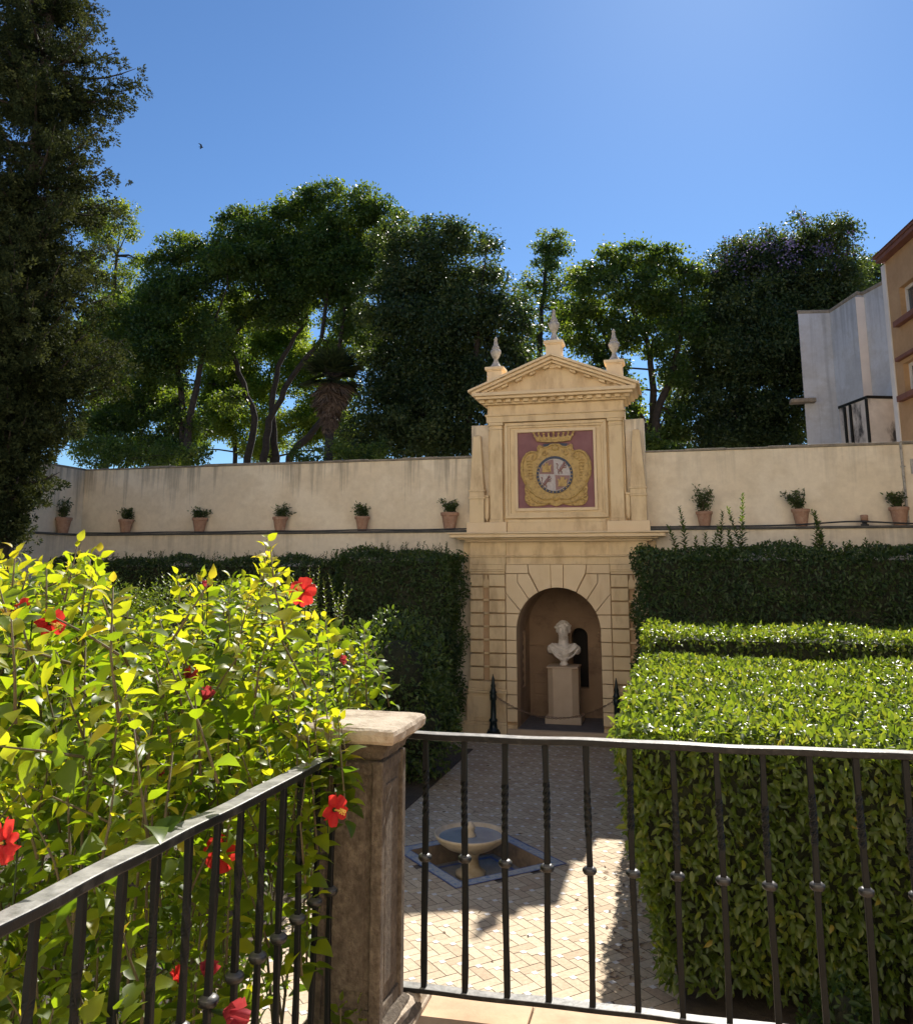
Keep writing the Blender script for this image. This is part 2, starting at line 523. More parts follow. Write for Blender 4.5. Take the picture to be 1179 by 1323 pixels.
M['leaf_small'] = leaf_mat("small_shrub_leaf", [(0, (.03, .06, .012)), (.6, (.065, .105, .02)), (1, (.12, .16, .03))],
                           [(0, (.06, .12, .010)), (1, (.32, .42, .02))], .34, .4, .4)
M['leaf_pot'] = leaf_mat("pot_plant_leaf", [(0, (.02, .04, .016)), (1, (.07, .11, .03))], [(0, (.05, .10, .01)), (1, (.22, .28, .03))], .35, .45, .4)
M['leaf_palm'] = leaf_mat("palm_frond", [(0, (.02, .03, .012)), (1, (.05, .07, .025))], [(0, (.04, .06, .01)), (1, (.12, .15, .02))], .25, .5, .4)
M['leaf_dead'] = leaf_mat("dead_frond", [(0, (.17, .125, .095)), (1, (.34, .26, .20))], [(0, (.2, .12, .07)), (1, (.4, .26, .16))], .3, .8, .1)
M['petal'] = leaf_mat("red_petal", [(0, (.42, .006, .012)), (1, (.62, .035, .03))], [(0, (.65, .01, .015)), (1, (.85, .09, .06))], .45, .5, .25)
M['petal_wilted'] = leaf_mat("wilted_petal", [(0, (.22, .015, .04)), (1, (.42, .06, .07))], [(0, (.35, .02, .05)), (1, (.6, .09, .07))], .35, .6, .2)
M['pollen'] = stone("pollen_yellow", (.6, .35, .05), (.75, .5, .1), 30, .8)

# ------------------------------------------------------------------ ground
g = MB(); g.face([(-400, -400, -.3), (400, -400, -.3), (400, 1200, -.3), (-400, 1200, -.3)])
tag(g.build("ground", M['ground']), kind="structure")

PX0, PX1, PY0, PY1 = -9.5, 1.6, 3.2, 19.75          # courtyard paving
BC = (-2.72, 11.65)                                  # basin centre
OUT, INN = 1.18, .93


def in_basin(x, y, r):
    return abs(x - BC[0]) + abs(y - BC[1]) < r


g = MB()                                             # bed joint, with the basin cut out as four strips around its square hull
z0 = 0.0
bx0, bx1, by0, by1 = BC[0] - OUT, BC[0] + OUT, BC[1] - OUT, BC[1] + OUT
for q in ((PX0, bx0, PY0, PY1), (bx1, PX1, PY0, PY1), (bx0, bx1, PY0, by0), (bx0, bx1, by1, PY1)):
    g.face([(q[0], q[2], z0), (q[1], q[2], z0), (q[1], q[3], z0), (q[0], q[3], z0)])
cxs = [(BC[0], BC[1] - OUT), (BC[0] + OUT, BC[1]), (BC[0], BC[1] + OUT), (BC[0] - OUT, BC[1])]
sq = [(bx1, by0), (bx1, by1), (bx0, by1), (bx0, by0)]
for k in range(4):
    a, b, c = cxs[k], sq[k], cxs[(k + 1) % 4]
    g.face([(a[0], a[1], z0), (b[0], b[1], z0), (c[0], c[1], z0)])
tag(g.build("paving_bed", M['mortar']), kind="structure")

bk, wtile = MB(), MB()
L_, W_, J = .285, .128, .0075
c45 = math.sqrt(.5)


def rot(u, v):
    return ((u + v) * c45 - 5, (v - u) * c45 + 11)


for i in range(-60, 60):
    for j in range(-90, 90):
        ou = i * (L_ + W_) + j * W_
        ov = i * (W_ - L_) + j * W_
        for (u0, u1, v0, v1) in ((ou, ou + L_, ov, ov + W_), (ou + L_, ou + L_ + W_, ov + W_ - L_, ov + W_)):
            x, y = rot((u0 + u1) / 2, (v0 + v1) / 2)
            if not (PX0 < x < PX1 and PY0 + .1 < y < PY1 - .1) or in_basin(x, y, OUT - .06): continue
            zz = .004 + random.uniform(0, .0015)
            pts = [rot(u0 + J / 2, v0 + J / 2), rot(u1 - J / 2, v0 + J / 2), rot(u1 - J / 2, v1 - J / 2), rot(u0 + J / 2, v1 - J / 2)]
            pts = [(a, b, zz + random.uniform(-.0012, .0012)) for a, b in pts]
            pts.reverse() if (pts[1][0] - pts[0][0]) * (pts[2][1] - pts[0][1]) - (pts[1][1] - pts[0][1]) * (pts[2][0] - pts[0][0]) < 0 else None
            bk.face(pts, min(1, max(0, random.gauss(.5, .25))))
        s_ = .056
        for (u, v) in ((ou - s_ * .1, ov + W_ - s_ * .9),):
            x, y = rot(u, v)
            if not (PX0 < x < PX1 and PY0 + .1 < y < PY1 - .1) or in_basin(x, y, OUT + .1): continue
            if (u > ou + .1) and random.random() < .0: continue
            pts = [rot(u, v), rot(u, v + s_), rot(u + s_, v + s_), rot(u + s_, v)]
            wtile.face([(a, b, .0085) for a, b in reversed(pts)] if False else [(a, b, .0085) for a, b in pts])
paving = tag(bk.build("courtyard_paving", M['brick'], tint=True), kind="structure")
tag(wtile.build("paving_inlay", M['white_tile']), kind="structure")

# planting soil strips
g = MB()
g.box(-7.5, -1.25, -3, 5.2, -.2, .06)
g.box(-17, -4.95, 18.0, 19.7, -.2, .05)
g.box(-17, -4.3, 8.3, 18.0, -.2, .02)
g.box(-.12, 12, 8.0, 19.7, -.2, .05)
tag(g.build("planting_bed", M['soil']), kind="structure")

# terrace with slabs
TZ = 2.3
g = MB()
ty = [3.19, 2.62, 1.9, 1.1, .2, -1, -2.4, -4, -6]
for a in range(len(ty) - 1):
    x = -1.18 + (.0 if a % 2 == 0 else -.3)
    while x < 7:
        w = .62 + random.uniform(-.06, .06)
        g.box(max(x, -1.18), x + w - .006, ty[a + 1] + .006, ty[a], TZ - .06, TZ + random.uniform(-.001, .001))
        x += w
tag(g.build("terrace_floor", M['terrace'], bevel=.006), kind="structure")
g = MB(); g.box(-1.17, 7.2, -6.2, 3.16, -.25, TZ - .062)
tag(g.build("terrace_base", M['pillar']), kind="structure")

# unseen palace front added behind the viewer to bounce warm sunlight into the shade
pal = thing("bounce_palace", "unseen windowed palace front added behind the terrace to bounce warm fill light", "palace", (0, -7.4, 0))
g = MB(); cols = [-21 + 4.2 * k for k in range(11)]; rows = [(3.2, 5.8), (8.0, 10.4), (12.4, 14.4)]
xe = [-24] + [v_ for c in cols for v_ in (c - .7, c + .7)] + [24]
for k in range(0, len(xe), 2): g.box(xe[k], xe[k + 1], -8.4, -7.4, -.25, 18.5)
ze = [-.25] + [v_ for r_ in rows for v_ in r_] + [18.5]
for c in cols:
    for k in range(0, len(ze), 2): g.box(c - .7, c + .7, -8.4, -7.4, ze[k], ze[k + 1])
PALW = stone("bounce_palace_plaster", (.80, .71, .58), (.87, .79, .67), .8, .9, 12, .3, .02, dirt=(.6, .42, .25), dscale=.7, lo=.5, hi=.8)
g.build("wall", PALW, pal)
GLS = stone("bounce_palace_glass", (.03, .04, .05), (.06, .075, .09), 2, .08)
for c in cols:
    for z0, z1 in rows:
        g = MB(); g.box(c - .7, c + .7, -7.75, -7.7, z0, z1); g.build("window", GLS, pal)
g = MB(); g.box(-24.3, 24.3, -8.5, -6.95, 18.502, 18.9); g.build("cornice", PALW, pal, bevel=.04)

# ------------------------------------------------------------------ garden walls
X0, YF = -2.68, 19.6


def wall_run(name, label, x0, x1, upm='wall'):
    w = thing(name, label, "wall", ((x0 + x1) / 2, 19.9, 0))
    lo = MB(); lo.box(x0, x1, 19.76, 20.40, -.25, 4.58)
    lo.build("lower_wall", M['wall_low'], w)
    up = MB(); up.box(x0, x1, 20.06, 20.42, 4.585, 6.40)
    up.build("upper_wall", M[upm], w)
    c = MB(); n = max(2, int((x1 - x0) / .9))
    for k in range(n):
        a, b = x0 + (x1 - x0) * k / n, x0 + (x1 - x0) * (k + 1) / n
        c.box(a, b, 20.03, 20.45, 6.402 + random.uniform(0, .004), 6.46 + random.uniform(-.022, .016))
    c.build("coping", M['coping'], w, bevel=.012)
    l = MB(); l.box(x0, x1, 19.70, 20.058, 4.587, 4.635)
    l.build("ledge", M['ledge'], w, bevel=.008)
    return w


wl = wall_run("garden_wall", "long streaked cream garden wall with a pot ledge, left of the gate facade", -15.9, X0 - 2.06)
wr = wall_run("garden_wall", "smooth cream garden wall with a pot ledge, right of the gate facade", X0 + 2.06, 13, 'wall_clean')
ws = thing("garden_wall", "cream side wall running towards the viewer from the far left corner", "wall", (-16, 12, 0))
g = MB(); g.box(-16.3, -15.63, 3, 19.76, -.25, 4.58); g.box(-16.3, -15.9, 19.762, 20.4, -.25, 4.58)
g.build("lower_wall", M['wall_low'], ws)
g = MB(); g.box(-16.32, -15.902, 3, 20.42, 4.585, 6.40); g.build("upper_wall", M['wall'], ws)
g = MB(); g.box(-16.35, -15.905, 3, 20.45, 6.402, 6.46); g.build("coping", M['coping'], ws)
g = MB(); g.box(-15.899, -15.57, 3, 19.698, 4.587, 4.635); g.build("ledge", M['ledge'], ws)

# hose along the ledge
h = thing("irrigation_hose", "thin black irrigation hose lying along the ledge left of the facade", "hose", (-10, 19.72, 4.65))
g = MB(); g.tube([(x, 19.73 + .012 * math.sin(x * 1.7), 4.655 + .006 * math.sin(x * 2.3)) for x in np.linspace(-15.5, -4.85, 60)], .019, 6)
g.build("hose", M['hose'], h, smooth=True)
h2 = thing("irrigation_hose", "thin black irrigation hose on the ledge right of the facade, lifted in a low arc", "hose", (4, 19.72, 4.65))
g = MB(); g.tube([(x, 19.73 + .01 * math.sin(x * 1.7), 4.655 + .07 * math.exp(-((x - 3.7) / .9) ** 2)) for x in np.linspace(-.55, 9, 60)], .019, 6)
g.build("hose", M['hose'], h2, smooth=True)
# conduit and plaque on the right wall
cp = thing("wall_conduit", "thin pale vertical pipe fixed to the right hand wall above the ledge", "pipe", (4.85, 20.0, 4.64))
g = MB(); g.tube([(4.85, 20.03, 4.64), (4.84, 20.03, 6.44)], .028, 8)
for z in (5.0, 5.9): g.box(4.80, 4.89, 20.0, 20.058, z, z + .03)
g.build("pipe", M['finial'], cp, smooth=False)
pq = MB(); pq.box(5.0, 5.35, 20.03, 20.058, 5.75, 6.08)
tag(pq.build("plaque", M['finial'], bevel=.01), "small plain grey plaque on the right wall beside the pipe", "plaque")

# ------------------------------------------------------------------ gate facade
fac = thing("garden_facade", "ochre classical garden facade with a pediment, coat of arms panel and arched niche", "facade", (X0, YF, 0))


class FB(MB):
    """same collector, coordinates relative to the facade's centre line and front plane"""

    def build(s, *a, **k):
        s.v = [(x + X0, y + YF, z) for x, y, z in s.v]
        return super().build(*a, **k)

    def mbox(s, sg, x0, x1, *r):
        a, b = sorted((sg * x0, sg * x1)); s.box(a, b, *r)


ARC_Z, ARC_R = 2.34, .955


def arc(a0, a1, n=8, r=ARC_R):
    """points on the arch; angles in degrees from vertical, positive to the right"""
    return [(r * math.sin(R(a0 + (a1 - a0) * k / n)), ARC_Z + r * math.cos(R(a0 + (a1 - a0) * k / n))) for k in range(n + 1)]


# masonry core with the arched opening
b = FB()
for sg in (-1, 1):
    half = [(sg * 2.03, 0), (sg * 2.03, 4.37), (0, 4.37)] + [(x, z) for x, z in arc(0, sg * 90, 20, ARC_R + .01)] + [(sg * (ARC_R + .01), 0)]
    b.prism(half, .03, .42)
    b.mbox(sg, 1.4, 2.06, .42, 2.2, 0, 4.37)
b.build("core_wall", M['joint'], fac)
b = FB(); b.box(-1.4, 1.4, .42, 2.2, 3.55, 4.37); b.build("upper_mass", M['stucco'], fac)

for sg in (-1, 1):
    # stepped base with a raised panel
    p = FB()
    p.mbox(sg, 1.19, 2.26, -.12, .029, 0, .24)
    p.mbox(sg, 1.20, 2.20, -.095, .029, .242, .30)
    p.mbox(sg, 1.21, 2.13, -.06, .029, .302, .92)
    p.mbox(sg, 1.36, 1.98, -.075, -.061, .38, .84)
    p.mbox(sg, 1.19, 2.17, -.10, .029, .922, .975)
    p.mbox(sg, 1.20, 2.14, -.075, .029, .977, 1.02)
    p.mbox(sg, 1.22, 2.09, -.045, .029, 1.022, 1.185)
    p.mbox(sg, .965, 1.185, -.03, .029, 0, .24)
    p.build("pier_base", M['stucco'], fac, bevel=.009)
    # rusticated pier: two stacks of bevelled blocks with a sunk channel between
    p = FB(); z = 1.20
    for k in range(8):
        zt = z + .30
        p.mbox(sg, 1.735, 2.05, -.06, .029, z + .016, zt - .016)
        p.mbox(sg, 1.215, 1.595, -.06, .029, z + .016, zt - .016)
        if k: p.mbox(sg, 1.60, 1.73, -.02, .029, z - .026, z + .026)
        z = zt
    p.build("rusticated_pier", M['stucco'], fac, bevel=.012)
    d = FB()
    d.prism([(sg * 1.60, 3.30), (sg * 1.73, 3.30), (sg * 1.745, 3.42), (sg * 1.70, 3.50), (sg * 1.69, 3.58), (sg * 1.64, 3.58), (sg * 1.63, 3.50), (sg * 1.585, 3.42)], -.03, .029)
    d.build("pendant_ornament", M['stucco'], fac, bevel=.01)
    # capital bands of the pier
    c = FB()
    c.mbox(sg, 1.215, 2.05, -.045, .029, 3.602, 3.655)
    c.mbox(sg, 1.20, 2.07, -.065, .029, 3.657, 3.70)
    c.mbox(sg, 1.205, 2.06, -.05, .029, 3.702, 3.82)
    c.build("pier_capital", M['stucco'], fac, bevel=.008)

# voussoirs and jamb blocks
v = FB()
FY0, FY1 = -.04, .029
v.prism([(-.14, 3.815), (.14, 3.815)] + [(x, z) for x, z in arc(8.2, -8.2, 4)], FY0 - .02, FY1)
for sg in (-1, 1):
    def P(*pts): return [(sg * x, z) for x, z in pts]
    def A(a0, a1): return [(sg * abs(x), z) for x, z in arc(a0, a1, 5)]
    v.prism(P((.15, 3.815), (.672, 3.815), (.65, 3.64)) + A(26.2, 9.0), FY0, FY1)
    v.prism(P((.685, 3.815), (1.195, 3.815), (1.195, 3.615), (.665, 3.615)), FY0, FY1)
    v.prism(P((.665, 3.60), (.915, 3.60), (.915, 3.41)) + A(43.4, 27.6), FY0, FY1)
    v.prism(P((.928, 3.405), (.928, 3.60), (1.195, 3.60), (1.195, 3.165)) + A(63.4, 44.6), FY0, FY1)
    v.prism(P((1.195, 3.15), (1.195, 2.71)) + A(67.5, 64.6), FY0, FY1)
    z = 2.40
    v.prism(P((1.195, 2.69), (1.195, 2.41)) + A(86, 69), FY0, FY1)
    while z > .4:
        v.mbox(sg, ARC_R + .004, 1.195, FY0, FY1, z - .29, z - .008)
        z -= .30
v.build("arch_surround", M['stucco_light'], fac, bevel=.010)

# entablature and main cornice
e = FB()
e.box(-1.19, 1.19, -.02, .029, 3.822, 3.99)
for sg in (-1, 1): e.mbox(sg, 1.192, 2.06, -.045, .029, 3.822, 3.99)
e.box(-2.10, 2.10, -.075, .029, 3.992, 4.03)
e.box(-1.19, 1.19, -.015, .029, 4.032, 4.34)
for sg in (-1, 1):
    e.mbox(sg, 1.192, 2.05, -.04, .029, 4.032, 4.34)
    e.mbox(sg, 2.07, 2.24, .10, .7, 3.6, 4.34)
e.build("entablature", M['stucco'], fac, bevel=.007)
c = FB()
c.box(-2.16, 2.16, -.12, .44, 4.342, 4.39)
c.box(-2.30, 2.30, -.22, .44, 4.392, 4.43)
c.box(-2.46, 2.46, -.38, .44, 4.432, 4.515)
c.box(-2.52, 2.52, -.43, .44, 4.517, 4.555)
c.build("main_cornice", M['stucco_light'], fac, bevel=.01)

# attic storey
a = FB()
a.box(-1.62, 1.62, .14, .95, 4.56, 7.66)
a.box(-1.165, 1.165, .04, .139, 4.56, 4.79)
a.box(-1.15, 1.15, .07, .139, 4.792, 4.86)
a.build("attic_wall", M['stucco'], fac, bevel=.006)
for sg in (-1, 1):
    p = FB(); p.mbox(sg, 1.17, 2.13, -.05, .20, 4.558, 4.80); p.build("attic_plinth", M['stucco_light'], fac, bevel=.01)
    p = FB()
    p.mbox(sg, 1.25, 1.585, .01, .139, 4.802, 4.87)
    p.mbox(sg, 1.265, 1.57, .03, .139, 4.872, 7.02)
    p.mbox(sg, 1.25, 1.585, .015, .139, 7.022, 7.06)
    p.mbox(sg, 1.265, 1.57, .03, .139, 7.062, 7.12)
    p.mbox(sg, 1.235, 1.60, -.01, .139, 7.122, 7.19)
    p.build("attic_pilaster", M['stucco'], fac, bevel=.006)
    s = FB(); s.mbox(sg, 1.63, 2.07, .24, .60, 4.802, 7.18); s.build("shoulder_wall", M['wall'], fac, bevel=.012)
    o = FB()
    cx_ = sg * 1.89
    o.box(cx_ - .175, cx_ + .175, -.01, .235, 4.802, 5.36)
    o.box(cx_ - .195, cx_ + .195, -.03, .235, 5.362, 5.41)
    o.box(cx_ - .18, cx_ + .18, -.015, .235, 5.412, 5.53)
    o.box(cx_ - .195, cx_ + .195, -.03, .235, 5.532, 5.575)
    o.frustum(cx_, .112, .17, .122, 5.577, .085, .075, 6.88)
    o.frustum(cx_, .112, .085, .075, 6.88, .05, .05, 6.91)
    o.build("obelisk", M['stucco'], fac, bevel=.007)
    br = FB()
    br.prism([(sg * 1.605, 4.93), (sg * 1.66, 4.81), (sg * 1.705, 4.93), (sg * 1.705, 5.40), (sg * 1.605, 5.40)], .05, .138)
    br.mbox(sg, 1.60, 1.71, .03, .138, 5.402, 5.45)
    br.build("scroll_bracket", M['stucco'], fac, bevel=.012)


def frame(b, x, z0, z1, w, y0, y1):
    b.prism([(-x, z0), (x, z0), (x - w, z0 + w), (-x + w, z0 + w)], y0, y1)
    b.prism([(-x, z1), (x, z1), (x - w, z1 - w), (-x + w, z1 - w)], y0, y1)
    for sg in (-1, 1):
        b.prism([(sg * x, z0), (sg * x, z1), (sg * (x - w), z1 - w), (sg * (x - w), z0 + w)], y0, y1)


fr = FB()
frame(fr, 1.205, 4.89, 7.17, .07, .035, .139)
frame(fr, 1.133, 4.962, 7.098, .05, .065, .139)
frame(fr, 1.08, 5.015, 7.045, .115, .10, .139)
fr.build("panel_surround", M['stucco'], fac, bevel=.005)
fr = FB(); frame(fr, .962, 5.035 + .02, 6.995, .062, .06, .139)
fr.build("panel_frame", M['stucco_light'], fac, bevel=.006)
pn = FB(); pn.box(-.899, .899, .118, .139, 5.118, 6.932)
panel = pn.build("panel", M['purple'], fac)

# coat of arms: traced outline, carved in relief (u, v are drawing units)
def cu(u): return (u - 597) * .00171
def cz(v): return 6.905 - (v - 165) * .00172


def cpoly(pts, mirror=False):
    return [((-1 if mirror else 1) * cu(u), cz(v)) for u, v in pts]


half = [(597, 330), (545, 320), (500, 345), (470, 372), (420, 350), (385, 325), (352, 335), (362, 375), (340, 420), (300, 410), (240, 410), (185, 440),
        (135, 500), (108, 580), (104, 680), (112, 760), (150, 845), (170, 880), (160, 940), (172, 1000), (160, 1060), (172, 1110), (205, 1150),
        (240, 1172), (320, 1178), (420, 1172), (500, 1150), (560, 1172), (597, 1182)]
left = cpoly(half)
full = left + [(-x, z) for x, z in reversed(left[1:-1])]
ct = FB(); ct.prism(full, .075, .117)
cart = ct.build("cartouche", M['gold'], panel, bevel=.018, seg=3)
rl = FB()
for sg in (1, -1):
    def T(pts, r, y=.06):
        rl.tube([(sg * cu(u) + X0 * 0, y, cz(v)) for u, v in pts], r, 6)
    # big side scrolls, inner rim, leaves
    T([(330, 520), (345, 475), (320, 435), (265, 425), (200, 450), (150, 520), (128, 610), (128, 700), (150, 800), (195, 860)], [.012, .02, .026, .03, .03, .03, .03, .028, .022, .012])
    T([(330, 520), (300, 540), (270, 520), (275, 485), (300, 480)], [.012, .018, .018, .016, .012])
    for k in range(7):
        T([(190 + k * 8, 560 + k * 42), (235 + k * 4, 545 + k * 42), (275, 565 + k * 40)], [.010, .018, .010])
    T([(180, 880), (250, 960), (340, 1040), (440, 1085), (540, 1080)], [.014, .026, .03, .026, .016])
    T([(185, 1000), (240, 1060), (330, 1120), (440, 1140), (530, 1130)], [.012, .02, .024, .02, .012])
    for k in range(5):
        T([(180, 900 + k * 52), (215, 905 + k * 52), (240, 930 + k * 50), (215, 950 + k * 50)], [.010, .02, .02, .010])
    T([(470, 400), (440, 420), (420, 460), (450, 480), (480, 455), (470, 425)], [.012, .018, .022, .022, .018, .012])
    T([(597, 330), (540, 335), (500, 365), (440, 370), (385, 345)], [.026, .026, .022, .018, .016])
    T([(350, 360), (365, 390), (350, 430)], [.014, .024, .014])
rl.ball((0, .06, cz(380)), (.085, .03, .065)); rl.ball((0, .055, cz(1065)), (.075, .04, .075)); rl.ball((0, .045, cz(1065)), (.04, .045, .04))
rl.build("scrollwork", M['gold'], panel, smooth=True)
# oval with its rim
el = FB()
ex, ez = cu(585), cz(750)
ERX, ERZ = .43, .44


def oval(rx, rz, n=40):
    return [(ex + rx * math.cos(2 * math.pi * k / n), ez + rz * math.sin(2 * math.pi * k / n)) for k in range(n)]


rim = [(x, z) for x, z in oval(ERX, ERZ)]
n = len(rim)
for k in range(n):
    x0, z0 = rim[k]; x1, z1 = rim[(k + 1) % n]
    s = .87
    el.prism([(x0, z0), (x1, z1), (ex + (x1 - ex) * s, ez + (z1 - ez) * s), (ex + (x0 - ex) * s, ez + (z0 - ez) * s)], .045, .074)
el.build("oval_rim", M['shield_blue'], panel)
ch = FB()
ch.prism(oval(.402, .412), .060, .0742)
for k in range(30):
    an = 2 * math.pi * k / 30
    if R(35) < an < R(145): continue
    ch.ball((ex + .40 * math.cos(an), .045, ez + .41 * math.sin(an)), (.018, .016, .018), 6, 4)
ch.build("chain_collar", M['gold'], panel)
fd = FB(); fd.prism(oval(ERX * .865, ERZ * .865), .058, .0745)
fd.build("shield_field", M['shield_white'], panel)
q = FB()
for sx, sz in ((-1, 1), (1, -1)):
    an0 = R(90) if sx < 0 else R(270)
    pts = [(ex + sx * .012, ez + sz * .012)] + [(ex + .36 * math.cos(an0 + R(4) + R(82) * k / 10), ez + .365 * math.sin(an0 + R(4) + R(82) * k / 10)) for k in range(11)]
    q.prism(pts, .052, .0575)
q.build("red_quarter", M['shield_red'], panel)
for sx, sz in ((-1, 1), (1, -1)):
    cqx, cqz = ex + sx * .185, ez + sz * .17
    k = FB()
    k.prism([(cqx + a, cqz + b) for a, b in ((-.11, -.11), (.11, -.11), (.10, -.07), (.10, .03), (.115, .03), (.115, .07), (.08, .07), (.08, .045), (.045, .045), (.045, .12),
             (.02, .12), (.02, .10), (-.02, .10), (-.02, .12), (-.045, .12), (-.045, .045), (-.08, .045), (-.08, .07), (-.115, .07), (-.115, .03), (-.10, .03), (-.10, -.07))], .038, .0515)
    k.build("castle_charge", M['gold'], panel, bevel=.006)
for sx, sz in ((1, 1), (-1, -1)):
    cqx, cqz = ex + sx * .185, ez + sz * .16
    k = FB()

    def LT(pts, r): k.tube([(cqx + a, .05, cqz + b) for a, b in pts], r, 6)
    LT([(-.06, -.08), (-.03, -.02), (.02, .05), (.04, .09)], [.03, .036, .036, .026])
    k.ball((cqx + .055, .05, cqz + .115), (.034, .02, .03), 8, 6)
    LT([(.02, .04), (.08, .05), (.11, .08)], [.016, .013, .010]); LT([(.01, .01), (.07, .0), (.10, .02)], [.016, .013, .010])
    LT([(-.05, -.06), (-.01, -.10), (-.02, -.14)], [.02, .015, .011]); LT([(-.07, -.07), (-.10, -.12), (-.07, -.15)], [.02, .014, .010])
    LT([(-.07, -.06), (-.13, -.01), (-.10, .06), (-.13, .11)], [.012, .010, .010, .018])
    k.build("lion_charge", M['shield_red'], panel, smooth=True)
# crown
cr = FB()
lo, hi, tp = [], [], []
for kk in range(25):
    an = R(200 + 140 * kk / 24)
    lo.append((cu(585) + .40 * math.cos(an) * .98, cz(290) + .08 * (1 + math.sin(an)) - .02 - .0))
band = []
for kk in range(17):
    t_ = -1 + 2 * kk / 16
    band.append((cu(580) + .40 * t_, cz(300) + .03 * t_ * t_ - .0))
bt = [(x * 1.13 - cu(580) * .13, z + .12) for x, z in band]
cr.prism(band + list(reversed(bt)), .04, .117)
for kk in range(9):
    t_ = -1 + 2 * kk / 8
    x = cu(580) + .44 * t_; z = cz(300) + .03 * t_ * t_ + .12
    w = .036
    cr.prism([(x - w, z - .01), (x + w, z - .01), (x + w * .4 + .02 * t_, z + .06), (x - w * .4 + .02 * t_, z + .06)], .05, .10)
    cr.ball((x + .03 * t_, .07, z + .085), (.03, .025, .03), 8, 6)
for kk in range(11):
    t_ = -1 + 2 * kk / 10
    cr.ball((cu(580) + .41 * t_, .036, cz(300) + .03 * t_ * t_ + .06), (.016, .012, .02), 6, 4)
cr.ball((cu(580), .06, cz(165)), (.03, .03, .035), 8, 6)
cr.build("crown", M['gold'], panel, bevel=.006)
bl = FB()
for sg in (-1, 1):
    bl.prism([(sg * .02, cz(308)), (sg * .30, cz(320)), (sg * .25, cz(360)), (sg * .20, cz(378)), (sg * .10, cz(368)), (sg * .10, cz(330))], .10, .1175)
bl.build("crown_lining", M['shield_blue'], panel)

# architrave, frieze, pediment
t = FB()
t.box(-1.64, 1.64, -.02, .139, 7.192, 7.34)
t.box(-1.67, 1.67, -.05, .139, 7.342, 7.385)
t.box(-1.625, 1.625, .05, .139, 7.387, 7.62)
t.box(-1.70, 1.70, -.06, .97, 7.622, 7.66)
t.build("attic_entablature", M['stucco'], fac, bevel=.006)
dn = FB()
for k in range(17):
    x = -1.72 + 3.44 * k / 16
    dn.box(x - .062, x + .062, -.15, -.0, 7.662, 7.735)
dn.box(-1.76, 1.76, -.07, .97, 7.6625, 7.7345)
dn.build("dentil_course", M['stucco'], fac, bevel=.005)
pc = FB()
pc.box(-1.86, 1.86, -.25, .98, 7.737, 7.80)
pc.box(-1.93, 1.93, -.32, 1.0, 7.802, 7.885)
pc.build("pediment_base_cornice", M['stucco_light'], fac, bevel=.01)
ty_ = FB(); ty_.prism([(-1.75, 7.887), (1.75, 7.887), (0, 8.56)], .0, .95); ty_.build("tympanum", M['stucco'], fac)
rk = FB()
SL = .40
for sg in (-1, 1):
    def rake(x0, x1, zo, th, y0, y1):
        rk.prism([(sg * x0, 8.56 + zo - SL * x0), (sg * x1, 8.56 + zo - SL * x1), (sg * x1, 8.56 + zo + th - SL * x1), (sg * x0, 8.56 + zo + th - SL * x0)], y0, y1)
    rake(0.001, 1.72, .0, .06, -.2, 1.0)
    rake(0.001, 1.95, .062, .075, -.30, 1.02)
    rake(0.001, 2.02, .139, .06, -.37, 1.04)
rk.build("raking_cornice", M['stucco_light'], fac, bevel=.008)
for sg in (-1, 1):
    for k in range(5):
        md = FB(); x = .02 + .34 * k + .12
        md.prism([(sg * (x - .07), 8.555 - SL * (x - .07)), (sg * (x + .07), 8.555 - SL * (x + .07)), (sg * (x + .07), 8.495 - SL * (x + .07)), (sg * (x - .07), 8.495 - SL * (x - .07))], -.14, -.001)
        md.build("modillion", M['stucco'], fac, bevel=.005)

FIN = [(.17, 0), (.17, .03), (.13, .06), (.08, .14), (.055, .20), (.05, .25), (.075, .28), (.115, .36), (.14, .43), (.14, .47), (.12, .50), (.085, .53), (.10, .55), (.09, .58), (.055, .63), (.05, .70), (.038, .78), (.05, .80), (.03, .83), (.005, .86)]
for x, zb, zt, k in ((-1.42, 8.0, 8.56, .93), (.03, 8.45, 9.13, .97), (1.45, 8.0, 8.56, .93)):
    pd = FB(); y = .12
    pd.box(x - .185, x + .185, y - .185, y + .185, zb, zt - .10)
    pd.box(x - .205, x + .205, y - .205, y + .205, zt - .098, zt - .07)
    pd.box(x - .235, x + .235, y - .235, y + .235, zt - .068, zt)
    ped = pd.build("finial_pedestal", M['stucco_light'], fac, bevel=.008)
    f = FB(); f.lathe([(r * .95, z * k) for r, z in FIN], (x, y, zt), 16)
    f.build("urn_finial", M['finial'], ped, smooth=True)

# niche behind the arch
ND = 1.75
nz = FB()
for sg in (-1, 1):
    if sg < 0:                       # left side wall leaves room for a small recess
        nz.mbox(sg, .965, 1.39, .421, .75, .0, ARC_Z)
        nz.mbox(sg, .965, 1.39, 1.15, ND, .0, ARC_Z)
        nz.mbox(sg, .965, 1.39, .751, 1.149, .0, .95)
        nz.mbox(sg, .965, 1.39, .751, 1.149, 2.25, ARC_Z)
        nz.mbox(sg, 1.2, 1.39, .751, 1.149, .951, 2.249)
    else:
        nz.mbox(sg, .965, 1.39, .421, ND, .0, ARC_Z)
a0 = arc(-90, 90, 24, .965)
for k in range(24):
    (xa, za), (xb, zb) = a0[k], a0[k + 1]
    q_ = 1.12
    nz.prism([(xa, za), (xb, zb), (xb * q_, ARC_Z + (zb - ARC_Z) * q_), (xa * q_, ARC_Z + (za - ARC_Z) * q_)], .421, ND)
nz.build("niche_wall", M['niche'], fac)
bw = FB()
bw.box(-1.39, .08, ND, ND + .3, 0, 3.5); bw.box(.48, 1.39, ND, ND + .3, 0, 3.5)
